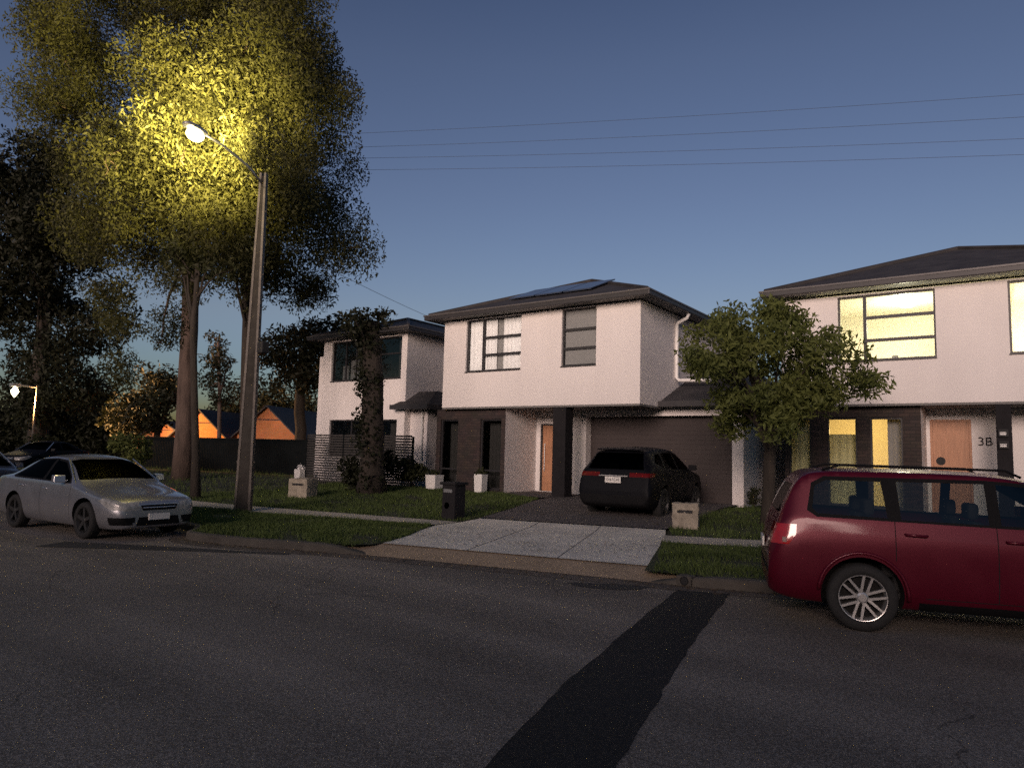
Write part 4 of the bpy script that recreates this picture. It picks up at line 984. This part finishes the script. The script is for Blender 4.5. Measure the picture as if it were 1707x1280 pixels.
    for key, fl in merged.items():
        vm = {}; V = []; F = []
        for f, mi in fl:
            ids = []
            for v in f.verts:
                k = v.index
                if k not in vm: vm[k] = len(V); V.append(tuple(v.co))
                ids.append(vm[k])
            F.append(ids)
        if key[0] in ('panel_gap', 'wheel_well', 'window_trim', 'bumper_trim', 'sill_trim'):
            par = list(range(len(V)))
            def find(a):
                while par[a] != a: par[a] = par[par[a]]; a = par[a]
                return a
            for ids in F:
                for a in ids[1:]: par[find(a)] = find(ids[0])
            sets = {}
            for ids in F: sets.setdefault(find(ids[0]), []).append(ids)
            big = max(sets.values(), key=len)
            for fsx in [q for q in sets.values() if q is not big]:
                mm = {}; V2 = []; F2 = []
                for ids in fsx:
                    for a in ids:
                        if a not in mm: mm[a] = len(V2); V2.append(V[a])
                    F2.append([mm[a] for a in ids])
                m3 = bpy.data.meshes.new(key[0]); m3.from_pydata(V2, [], F2); m3.validate(); m3.update(); m3.materials.append(mats[fl[0][1]])
                o3 = bpy.data.objects.new(key[0], m3); COL.objects.link(o3); o3.parent = root
            mm = {}; V2 = []; F2 = []
            for ids in big:
                for a in ids:
                    if a not in mm: mm[a] = len(V2); V2.append(V[a])
                F2.append([mm[a] for a in ids])
            V, F = V2, F2
        m2 = bpy.data.meshes.new(key[0]); m2.from_pydata(V, [], F); m2.validate(); m2.update(); m2.materials.append(mats[fl[0][1]])
        m2.polygons.foreach_set('use_smooth', [True]*len(m2.polygons))
        try: m2.set_sharp_from_angle(angle=R(38))
        except Exception: pass
        ob = bpy.data.objects.new(key[0], m2); COL.objects.link(ob); ob.parent = root; parts[key[0]] = ob
        mi = fl[0][1]
        if mi > 1 and regions[mi-2].get('thick'):
            sd = ob.modifiers.new('t', 'SOLIDIFY'); sd.thickness = regions[mi-2]['thick']; sd.offset = 1
    bm.free(); bpy.data.meshes.remove(me2)
    # wheels
    for wx in wheels:
        for sg in (-1, 1):
            yo = sg*wheels[wx]; s = MB(); c = (wx, yo, wr); tw = .20; rr = wr*.69
            s.lathe([(rr, -tw), (wr*.93, -tw), (wr*.985, -tw*.88), (wr, -tw*.6), (wr, -tw*.4), (wr*.985, -.02), (wr*.93, 0), (wr*.80, .006), (rr+.012, .002), (rr, -.01), (rr, -tw)], c, (0, sg, 0), 40)
            tyre = s.build('wheel', 'tyre', root, smooth=True)
            s = MB(); s.lathe([(rr*.93, -.15), (rr*.955, -.03), (rr, -.006), (rr*.995, .002), (rr*.96, .0), (rr*.94, -.02), (rr*.90, -.05), (rr*.89, -.15)], c, (0, sg, 0), 40)
            s.lathe([(.001, -.012), (rr*.17, -.012), (rr*.24, -.02), (rr*.27, -.04), (rr*.28, -.07)], c, (0, sg, 0), 24)
            k, pair = rimstyle
            for i in range(k):
                for dd_ in ((-pair, pair) if pair else (0,)):
                    a0 = 2*math.pi*(i+.25)/k
                    def sp(r, off, yy, wdt): 
                        ca, sa = math.cos(a0), math.sin(a0)
                        return [(wx+ca*r-sa*(off+wdt), yo+sg*yy, wr+sa*r+ca*(off+wdt)), (wx+ca*r-sa*(off-wdt), yo+sg*yy, wr+sa*r+ca*(off-wdt))]
                    h = rr*.05 if pair else rr*.13
                    i0 = sp(rr*.2, dd_*.75*rr, -.018, h*1.15); o0 = sp(rr*.955, dd_*1.15*rr, -.008, h); i1 = sp(rr*.2, dd_*.75*rr, -.06, h*1.15); o1 = sp(rr*.955, dd_*1.15*rr, -.05, h)
                    s.hexa([i1[0], i1[1], o1[1], o1[0], i0[0], i0[1], o0[1], o0[0]])
            s.build('rim', rim, tyre)
            s = MB(); s.lathe([(.001, -.10), (rr*.9, -.10)], c, (0, sg, 0), 24); s.build('brake_disc', 'well', tyre)
    # interior
    if seats:
        L_ = -stations[-1][0]; s = MB(); s.box(-L_*.82, -L_*.30, -.62, .62, .30, .36); s.box(-L_*.345, -L_*.30, -.62, .62, .36, .92)
        s.build('interior_floor', 'interior', root)
        for fx in (-L_*.52, -L_*.73):
            for yy in (-.36, .36):
                s = MB(); s.box(fx-.02, fx+.48, yy-.24, yy+.24, .36, .56); s.hexa([(fx-.10, yy-.23, .5), (fx+.04, yy-.23, .5), (fx+.04, yy+.23, .5), (fx-.10, yy+.23, .5), (fx-.24, yy-.2, 1.08), (fx-.13, yy-.2, 1.08), (fx-.13, yy+.2, 1.08), (fx-.24, yy+.2, 1.08)])
                s.box(fx-.25, fx-.15, yy-.12, yy+.12, 1.1, 1.26)
                bevel(s.build('seat', 'interior', root), .03)
        s = MB(); P = [(-L_*.37, .36+.19*math.cos(t*.39), .86+.19*math.sin(t*.39)) for t in range(17)]; s.tube(P, .015, 6); s.build('steering_wheel', 'interior', root)
    return root
def st(x, w, zb, zs, ws, top, zm=.55):
    return (x, [(w*.84, zb), (w*.975, zb+.12), (w, zm), (ws, zs)]+top)
def hood(ws, z): return [(ws-.07, z+.03), (ws*.6, z+.06), (0, z+.075)]
def cab(wr, zr, h=.06): return [(wr, zr), (wr*.62, zr+h*.8), (0, zr+h)]
def mirror_part(root, x, y, z, m, sg):
    s = MB(); s.tube([(x, sg*(y-.12), z-.06), (x+.01, sg*y, z-.05)], [.03, .025], 6)
    n0 = len(s.v)
    s.hexa([(x-.06, sg*(y-.02), z-.09), (x+.07, sg*(y-.02), z-.08), (x+.05, sg*(y+.17), z-.07), (x-.06, sg*(y+.17), z-.07), (x-.06, sg*(y-.02), z+.06), (x+.05, sg*(y-.02), z+.05), (x+.03, sg*(y+.16), z+.05), (x-.06, sg*(y+.16), z+.055)])
    o = s.build('wing_mirror', m, root); bevel(o, .025, 3)
def handle(root, x, y, z, m, sg):
    s = MB(); s.tube([(x+.10, sg*(y-.02), z), (x+.08, sg*(y+.018), z), (x-.08, sg*(y+.018), z+.004), (x-.10, sg*(y-.02), z+.004)], .014, 6); s.build('door_handle', m, root, smooth=True)
def rect(a, b, c, d): return [(a, c), (b, c), (b, d), (a, d)]
def both(**k): return [dict(k, side=1), dict(k, side=-1)]

# red wagon at the right
S = [st(0, .60, .30, .66, .57, hood(.56, .66), .48), st(-.06, .72, .24, .74, .69, hood(.68, .74), .52), st(-.30, .81, .22, .82, .78, hood(.77, .82), .60), st(-.8, .855, .22, .90, .82, hood(.80, .90), .76), st(-1.28, .865, .22, 1.0, .84, [(.75, 1.04), (.5, 1.08), (0, 1.10)], .84),
     st(-1.5, .867, .22, 1.03, .835, [(.71, 1.18), (.48, 1.235), (0, 1.255)], .84), st(-2.02, .867, .22, 1.045, .83, cab(.665, 1.49, .05), .84), st(-2.5, .868, .22, 1.055, .83, cab(.685, 1.535, .045), .84), st(-3.2, .868, .22, 1.065, .83, cab(.69, 1.545, .04), .84), st(-3.92, .862, .22, 1.07, .825, cab(.685, 1.54, .035), .84),
     st(-4.15, .855, .23, 1.065, .82, cab(.675, 1.51, .035), .82), st(-4.29, .85, .25, 1.05, .80, [(.72, 1.22), (.48, 1.25), (0, 1.26)], .80), st(-4.37, .83, .27, 1.0, .77, [(.72, 1.03), (.5, 1.045), (0, 1.055)], .74), st(-4.44, .79, .30, .80, .75, [(.70, .84), (.5, .85), (0, .86)], .62), st(-4.47, .74, .34, .62, .72, [(.66, .65), (.5, .66), (0, .665)], .52)]
GZ = (.3, 1.0)
reg = []
for sd in (1, -1):
    g = dict(plane='xz', lim=GZ, side=sd)
    reg += [dict(g, name='quarter_window', mat='car_glass', poly=[(-4.04, 1.17), (-3.99, 1.12), (-3.36, 1.10), (-3.40, 1.45), (-3.90, 1.45), (-4.01, 1.39)]),
            dict(g, name='door_window', mat='car_glass', poly=[(-3.24, 1.09), (-2.50, 1.08), (-2.50, 1.46), (-3.26, 1.455)]),
            dict(g, name='door_window', mat='car_glass', poly=[(-2.40, 1.08), (-1.50, 1.06), (-1.62, 1.17), (-2.06, 1.43), (-2.40, 1.46)]),
            dict(g, name='window_trim', mat='trim', join=1, poly=[(-4.09, 1.145), (-4.0, 1.085), (-1.42, 1.035), (-1.60, 1.20), (-2.06, 1.47), (-2.5, 1.495), (-3.92, 1.49), (-4.04, 1.42)]),
            dict(g, name='panel_gap', mat='seam', join=1, poly=rect(-3.305, -3.297, .70, 1.07)), dict(g, name='panel_gap', mat='seam', join=1, poly=rect(-2.448, -2.44, .36, 1.06)), dict(g, name='panel_gap', mat='seam', join=1, poly=rect(-1.36, -1.352, .36, .98)), dict(g, name='panel_gap', mat='seam', join=1, poly=rect(-3.05, -1.36, .352, .36)),
            dict(g, name='door', mat='red_paint', poly=rect(-3.29, -2.45, .362, 1.05)), dict(g, name='door', mat='red_paint', poly=rect(-2.438, -1.362, .362, 1.04)),
            dict(g, name='sill_trim', mat='trim', poly=rect(-3.1, -1.2, .20, .31)),
            dict(name='tail_lamp', mat='tail', plane='xz', lim=(.45, 1.0), side=sd, out=False, clip=True, poly=[(-4.6, .80), (-4.27, .80), (-4.20, .90), (-4.19, 1.0), (-4.6, 1.0)]),
            dict(name='headlamp', mat='head', plane='xz', lim=(.40, 1.0), side=sd, out=False, clip=True, poly=[(.1, .60), (-.30, .66), (-.46, .79), (.1, .74)])]
reg += [dict(name='windscreen', mat='car_glass', plane='yz', lim=(-2.0, -1.3), poly=[(-.70, 1.11), (.70, 1.11), (.58, 1.45), (-.58, 1.45)]),
        dict(name='rear_window', mat='car_glass', plane='yz', lim=(-4.4, -4.0), poly=[(-.60, 1.10), (.60, 1.10), (.53, 1.40), (-.53, 1.40)]),
        dict(name='bumper_strip', mat='trim', plane='yz', lim=(-4.6, -4.3), poly=rect(-.72, .72, .50, .56)), dict(name='panel_gap', mat='seam', join=1, plane='yz', lim=(-4.6, -4.3), poly=rect(-.74, .74, .66, .668)), dict(name='grille', mat='trim', plane='yz', lim=(-.2, .1), poly=rect(-.36, .36, .58, .70))]
red = car('parked_car', 'dark red station wagon with silver alloy wheel parked at the right by the kerb', (-1.27+3.6*.97*math.cos(R(19))-.80*.97*math.sin(R(19)), 7.5+3.6*.97*math.sin(R(19))+.80*.97*math.cos(R(19))), R(19), .97, 'red_paint', S, reg, {-.92: .845, -3.6: .845}, .322, (6, .15), 'car_glass')
for sg in (1, -1):
    mirror_part(red, -1.62, .86, 1.13, 'red_paint', sg); handle(red, -2.28, .855, .93, 'red_paint', sg); handle(red, -3.12, .855, .95, 'red_paint', sg)
    s = MB(); s.tube([(-2.15, sg*.59, 1.53), (-2.28, sg*.58, 1.595), (-3.75, sg*.58, 1.605), (-3.92, sg*.58, 1.55)], .012, 8); s.build('roof_rail', 'trim', red, smooth=True)
    s = MB(); s.box(-4.33, -4.29, sg*.80, sg*.845, .82, .87); s.build('indicator', 'tail_clear', red)
    for wx in (-.92, -3.6):
        a = MB(); P = [(wx+.40*math.cos(R(t)), sg*(.862 if t not in () else .86), .355+.40*math.sin(R(t))) for t in range(-4, 185, 9)]; a.tube(P, .017, 6)
        a.build('arch_flare', 'red_paint', red, smooth=True)
s = MB(); s.box(-4.49, -4.47, -.19, .19, .70, .80); s.build('number_plate', 'plate', red)
# silver sedan at the left
S = [st(0, .58, .24, .55, .55, hood(.54, .55), .42), st(-.05, .70, .20, .62, .67, hood(.66, .62), .46), st(-.3, .81, .18, .69, .78, hood(.76, .69), .52), st(-.8, .86, .18, .77, .82, hood(.79, .77), .60), st(-1.28, .868, .18, .88, .84, [(.74, .92), (.5, .95), (0, .965)], .64),
     st(-1.5, .87, .18, .905, .84, [(.69, 1.06), (.47, 1.11), (0, 1.13)], .64), st(-2.0, .87, .18, .915, .835, cab(.575, 1.33, .07), .64), st(-2.5, .87, .18, .925, .835, cab(.58, 1.37, .07), .64), st(-3.05, .87, .18, .935, .835, cab(.57, 1.34, .07), .64), st(-3.5, .868, .19, .95, .835, [(.62, 1.16), (.44, 1.21), (0, 1.225)], .64),
     st(-3.82, .862, .2, .965, .82, [(.70, .99), (.5, 1.01), (0, 1.02)], .64), st(-4.2, .84, .22, .955, .78, [(.69, .975), (.5, .99), (0, 1.0)], .62), st(-4.36, .79, .24, .88, .75, [(.68, .90), (.5, .91), (0, .92)], .55), st(-4.4, .72, .28, .62, .70, [(.64, .64), (.5, .65), (0, .655)], .45)]
reg = []
for sd in (1, -1):
    g = dict(plane='xz', lim=GZ, side=sd)
    reg += [dict(g, name='door_window', mat='tint_glass', poly=[(-2.36, .96), (-1.50, .94), (-1.62, 1.04), (-2.04, 1.27), (-2.36, 1.315)]), dict(g, name='door_window', mat='tint_glass', poly=[(-3.5, 1.0), (-3.42, .985), (-2.44, .965), (-2.44, 1.32), (-3.02, 1.29)]),
            dict(g, name='window_trim', mat='trim', join=1, poly=[(-3.62, .99), (-3.5, .955), (-1.42, .92), (-1.58, 1.04), (-2.04, 1.31), (-2.4, 1.345), (-3.04, 1.32)]),
            dict(g, name='panel_gap', mat='seam', join=1, poly=rect(-2.404, -2.396, .30, .94)), dict(g, name='panel_gap', mat='seam', join=1, poly=rect(-1.354, -1.346, .30, .88)), dict(g, name='panel_gap', mat='seam', join=1, poly=rect(-3.304, -3.296, .60, .95)),
            dict(g, name='door', mat='silver_paint', poly=rect(-2.394, -1.356, .31, .92)), dict(g, name='door', mat='silver_paint', poly=rect(-3.294, -2.406, .31, .93)),
            dict(name='headlamp', mat='head', plane='xz', lim=(.36, 1.0), side=sd, out=False, clip=True, poly=[(.1, .50), (-.24, .54), (-.50, .67), (-.40, .72), (.1, .62)]),
            dict(name='fog_lamp', mat='trim', plane='xz', lim=(.42, .80), side=sd, out=False, clip=True, poly=rect(-.25, .1, .27, .40)),
            dict(name='tail_lamp', mat='tail', plane='xz', lim=(.45, 1.0), side=sd, out=False, clip=True, poly=rect(-4.6, -4.2, .70, .88))]
reg += [dict(name='windscreen', mat='tint_glass', plane='yz', lim=(-2.0, -1.3), poly=[(-.70, .985), (.70, .985), (.54, 1.34), (-.54, 1.34)]), dict(name='rear_window', mat='tint_glass', plane='yz', lim=(-3.8, -3.0), poly=[(-.66, 1.04), (.66, 1.04), (.53, 1.34), (-.53, 1.34)]),
        dict(name='grille', mat='trim', plane='yz', lim=(-.3, .1), poly=[(-.30, .51), (.30, .51), (.34, .60), (-.34, .60)]), dict(name='lower_grille', mat='trim', plane='yz', lim=(-.3, .1), poly=[(-.40, .25), (.40, .25), (.36, .40), (-.36, .40)]), dict(name='bonnet_scoop', mat='trim', plane='yz', lim=(-1.0, -.99), poly=rect(-.1, .1, .8, .9))]
sil = car('parked_car', 'silver sedan parked at the left facing right, near side to the road', (-11.7, 6.15), R(4), .95, 'silver_paint', S, reg, {-.88: .84, -3.4: .84}, .315, (5, 0), 'tint_glass', rim='dark_alloy')
for sg in (1, -1): mirror_part(sil, -1.62, .86, 1.01, 'silver_paint', sg); handle(sil, -2.22, .85, .80, 'silver_paint', sg); handle(sil, -3.12, .85, .82, 'silver_paint', sg)
MB().box(0.0, .02, -.19, .19, .345, .45).build('number_plate', 'plate', sil)
s = MB(); s.tube([(-.01, -.34, .61), (.012, 0, .615), (-.01, .34, .61)], .010, 6); s.build('grille_bar', 'chrome', sil)
s = MB(); s.tube([(.0, -.30, .56), (.012, 0, .56), (.0, .30, .56)], .008, 6); s.build('grille_bar', 'chrome', sil)
for sg in (1, -1):
    MB().lathe([(.001, .012), (.045, .006), (.06, 0), (.06, -.02)], (-.13, sg*.56, .335), (1, sg*.25, 0), 16).build('fog_light', 'chrome', sil, smooth=True)
    MB().lathe([(.001, .004), (.035, 0), (.045, -.03)], (-.20, sg*.60, .60), (1, sg*.35, .2), 14).build('headlamp_bulb', 'chrome', sil, smooth=True)
    s = MB(); s.tube([(-1.34, sg*.78, .93), (-2.0, sg*.60, 1.345)], .014, 6); s.build('pillar_trim', 'chrome', sil)
MB().tube([(-3.0, .3, 1.38), (-3.1, .3, 1.46)], [.02, .008], 6).build('aerial', 'trim', sil)
# black SUV on the drive
S = [st(0, .62, .32, .76, .58, hood(.57, .76), .55), st(-.07, .76, .27, .85, .72, hood(.71, .85), .6), st(-.3, .86, .24, .94, .82, hood(.80, .94), .68), st(-.85, .905, .24, 1.0, .87, hood(.84, 1.0), .76), st(-1.3, .918, .24, 1.07, .88, [(.79, 1.11), (.5, 1.15), (0, 1.17)], .82), st(-1.5, .92, .24, 1.09, .88, [(.75, 1.25), (.5, 1.31), (0, 1.33)], .82),
     st(-2.1, .92, .24, 1.10, .875, cab(.64, 1.555, .07), .82), st(-2.6, .92, .24, 1.11, .875, cab(.65, 1.60, .07), .82), st(-3.3, .92, .24, 1.13, .87, cab(.635, 1.59, .065), .82), st(-3.95, .912, .25, 1.15, .86, cab(.60, 1.55, .06), .82), st(-4.12, .905, .26, 1.15, .84, cab(.585, 1.50, .06), .82), st(-4.34, .89, .28, 1.12, .81, [(.64, 1.20), (.45, 1.24), (0, 1.26)], .78),
     st(-4.46, .87, .30, 1.02, .80, [(.72, 1.05), (.5, 1.07), (0, 1.08)], .7), st(-4.52, .84, .34, .80, .80, [(.74, .82), (.5, .83), (0, .84)], .6), st(-4.55, .80, .38, .62, .77, [(.70, .64), (.5, .65), (0, .655)], .5)]
reg = []
for sd in (1, -1):
    g = dict(plane='xz', lim=GZ, side=sd)
    reg += [dict(g, name='door_window', mat='tint_glass', poly=[(-2.46, 1.14), (-1.5, 1.12), (-1.65, 1.24), (-2.1, 1.49), (-2.46, 1.53)]), dict(g, name='door_window', mat='tint_glass', poly=[(-3.4, 1.16), (-2.55, 1.145), (-2.55, 1.53), (-3.32, 1.51)]), dict(g, name='quarter_window', mat='tint_glass', poly=[(-3.95, 1.28), (-3.5, 1.17), (-3.42, 1.50), (-3.7, 1.47)]),
            dict(g, name='panel_gap', mat='seam', join=1, poly=rect(-2.51, -2.50, .36, 1.12)), dict(g, name='panel_gap', mat='seam', join=1, poly=rect(-3.41, -3.40, .75, 1.14)),
            dict(g, name='sill_trim', mat='trim', poly=rect(-3.3, -1.2, .2, .36)),
            dict(name='tail_lamp', mat='tail_dark', plane='xz', lim=(.34, 1.0), side=sd, out=False, clip=True, poly=[(-4.6, .96), (-4.25, .98), (-4.16, 1.06), (-4.6, 1.06)])]
reg += [dict(name='windscreen', mat='tint_glass', plane='yz', lim=(-2.1, -1.3), poly=[(-.74, 1.19), (.74, 1.19), (.6, 1.56), (-.6, 1.56)]), dict(name='rear_window', mat='tint_glass', plane='yz', lim=(-4.45, -4.0), poly=[(-.66, 1.13), (.66, 1.13), (.55, 1.50), (-.55, 1.50)]),
        dict(name='bumper_trim', mat='trim', plane='yz', lim=(-4.6, -4.2), poly=rect(-.86, .86, .30, .56)), dict(name='grille', mat='trim', plane='yz', lim=(-.2, .1), poly=rect(-.45, .45, .55, .8))]
hs = R(96); rr_ = (-7.38, 14.1)
suv = car('parked_car', 'black SUV parked on the driveway with its tail to the street', (rr_[0]+4.5*math.cos(hs), rr_[1]+4.5*math.sin(hs)), hs, 1, 'dark_paint', S, reg, {-.95: .89, -3.6: .89}, .36, (5, 0), 'tint_glass', zoff=.15, rim='dark_alloy')
for sg in (1, -1): mirror_part(suv, -1.66, .91, 1.19, 'dark_paint', sg); handle(suv, -2.35, .905, .98, 'dark_paint', sg); handle(suv, -3.25, .9, 1.0, 'dark_paint', sg)
s = MB(); s.box(-4.565, -4.545, -.186, .186, .83, .962); npl = s.build('number_plate', 'plate', suv)
text_mesh('S161CAI', .088, 'plate_letters', 'plate_txt', npl, (-4.567, 0, .896), (R(90), 0, R(-90)), extr=.001)
s = MB(); s.box(-4.555, -4.53, -.34, .34, .975, .998); s.build('chrome_strip', 'galv', suv)
s = MB(); s.hexa([(-4.2, -.55, 1.555), (-3.95, -.55, 1.60), (-3.95, .55, 1.60), (-4.2, .55, 1.555), (-4.2, -.53, 1.585), (-3.95, -.53, 1.625), (-3.95, .53, 1.625), (-4.2, .53, 1.585)]); bevel(s.build('roof_spoiler', 'dark_paint', suv), .015)
# two more cars farther back at the left edge: copies of the sedan in a dark colour
def copy_tree(o, parent=None, pm=None):
    c = o.copy(); COL.objects.link(c); c.parent = parent
    if pm and c.type == 'MESH' and o.data.materials and o.data.materials[0] == MT['silver_paint']:
        c.data = o.data.copy(); c.data.materials[0] = MT[pm]
    for ch in o.children: copy_tree(ch, c, pm)
    return c
MT['blue_paint'] = paint('blue_paint', (.03, .035, .06), .4, .3)
c2 = copy_tree(sil, None, 'blue_paint'); q = at(-20, 850, 16.4); c2.location = (q.x+1.0, 6.2, 0); c2.rotation_euler = (0, 0, R(3)); c2['label'] = 'dark blue car parked close behind the silver sedan at the left edge'
c3 = copy_tree(sil, None, 'dark_paint'); q = at(10, 775, 30); c3.location = (q.x, q.y, .2); c3.rotation_euler = (0, 0, R(-60)); c3['label'] = 'distant dark car with glinting roof near the hedge at the left edge'

# ------------------------------------------------------------------ light
SUN_EL, SUN_AZ = R(9), R(166)       # azimuth clockwise from +Y: low dusk glow behind the camera
sd = Vector((math.sin(SUN_AZ)*math.cos(SUN_EL), math.cos(SUN_AZ)*math.cos(SUN_EL), math.sin(SUN_EL)))
sun = bpy.data.lights.new('dusk_sun', 'SUN'); sun.energy = SUN_E; sun.angle = R(28); sun.color = (1, .755, .66)
so = bpy.data.objects.new('dusk_sun', sun); COL.objects.link(so); so.rotation_euler = sd.to_track_quat('Z', 'Y').to_euler()
wd_ = bpy.data.worlds.new('World'); sc.world = wd_; wd_.use_nodes = True; nt = wd_.node_tree; bg = nt.nodes['Background']
sky = nt.nodes.new('ShaderNodeTexSky'); sky.sky_type = 'NISHITA'; sky.sun_disc = False; sky.sun_elevation = R(SKY_EL); sky.sun_rotation = SUN_AZ
sky.air_density = 1.; sky.dust_density = SKY_DUST; sky.ozone_density = 3.0
tc_ = nt.nodes.new('ShaderNodeTexCoord'); sx = nt.nodes.new('ShaderNodeSeparateXYZ'); nt.links.new(tc_.outputs['Generated'], sx.inputs[0])
ramp = nt.nodes.new('ShaderNodeValToRGB'); nt.links.new(sx.outputs['Z'], ramp.inputs['Fac'])
for i, (p, c) in enumerate(SKY_RAMP):
    e = ramp.color_ramp.elements[i] if i < 2 else ramp.color_ramp.elements.new(p)
    e.position = p; e.color = (*c, 1)
mu_ = nt.nodes.new('ShaderNodeMix'); mu_.data_type = 'RGBA'; mu_.blend_type = 'MULTIPLY'; 
nt.links.new(sky.outputs[0], mu_.inputs['A']); nt.links.new(ramp.outputs['Color'], mu_.inputs['B'])
vm_ = nt.nodes.new('ShaderNodeVectorMath'); vm_.operation = 'DOT_PRODUCT'; vm_.inputs[1].default_value = (-sd.x, -sd.y, 0); nt.links.new(tc_.outputs['Generated'], vm_.inputs[0])
mr_ = nt.nodes.new('ShaderNodeMapRange'); mr_.interpolation_type = 'SMOOTHSTEP'; mr_.inputs['From Min'].default_value = -.5; mr_.inputs['From Max'].default_value = .45; nt.links.new(vm_.outputs['Value'], mr_.inputs['Value'])
nt.links.new(mr_.outputs[0], mu_.inputs['Factor'])
nt.links.new(mu_.outputs['Result'], bg.inputs['Color']); bg.inputs['Strength'].default_value = SKY_S
def point(name, loc, e, col, size=.1):
    l = bpy.data.lights.new(name, 'POINT'); l.energy = e; l.color = col; l.shadow_soft_size = size
    o = bpy.data.objects.new(name, l); COL.objects.link(o); o.location = loc; return o
point('street_lamp_light', lampP-Vector((0, 0, .3)), 130, (1, .80, .38), .15)
sp = bpy.data.lights.new('added_crown_spot', 'SPOT'); sp.energy = 25000; sp.color = (1, .77, .24); sp.spot_size = R(74); sp.spot_blend = 1; sp.shadow_soft_size = .2  # extra spot added to light the crown, standing in for lens glare
spo = bpy.data.objects.new('added_crown_spot', sp); COL.objects.link(spo); spo.location = lampP+Vector((-.25, .2, .45)); tgt = at(325, 215, 26)
spo.rotation_euler = (spo.location-tgt).to_track_quat('Z', 'Y').to_euler()
fl_ = bpy.data.lights.new('far_lamp_light', 'SPOT'); fl_.energy = 22000; fl_.color = (1, .50, .17); fl_.spot_size = R(96); fl_.spot_blend = .6; fl_.shadow_soft_size = .2
flo = bpy.data.objects.new('far_lamp_light', fl_); COL.objects.link(flo); flo.location = l2-Vector((0, 0, .6)); flo.rotation_euler = (flo.location-Vector((-39, 26, 2.5))).to_track_quat('Z', 'Y').to_euler()
point('far_lamp_glow', l2-Vector((0, 0, .6)), 70, (1, .75, .4), .2)
point('upper_room_light', (-2.4, 21.2, 5.3), 100, (1, .93, .66), .15)
point('upper_room_light', (1.5, 21.4, 5.3), 100, (1, .93, .66), .15)
point('lower_room_light', (-3.6, 21.6, 2.4), 42, (1, .66, .24), .15)  # room lamp; its orange tint stands in for sunset reflected in the panes
sc.view_settings.view_transform = 'Standard'; sc.view_settings.look = 'None'; sc.view_settings.exposure = 0
sc.render.engine = 'CYCLES'; sc.cycles.use_denoising = DENOISE; sc.cycles.max_bounces = 8; sc.cycles.transparent_max_bounces = 16; sc.cycles.sample_clamp_indirect = 4
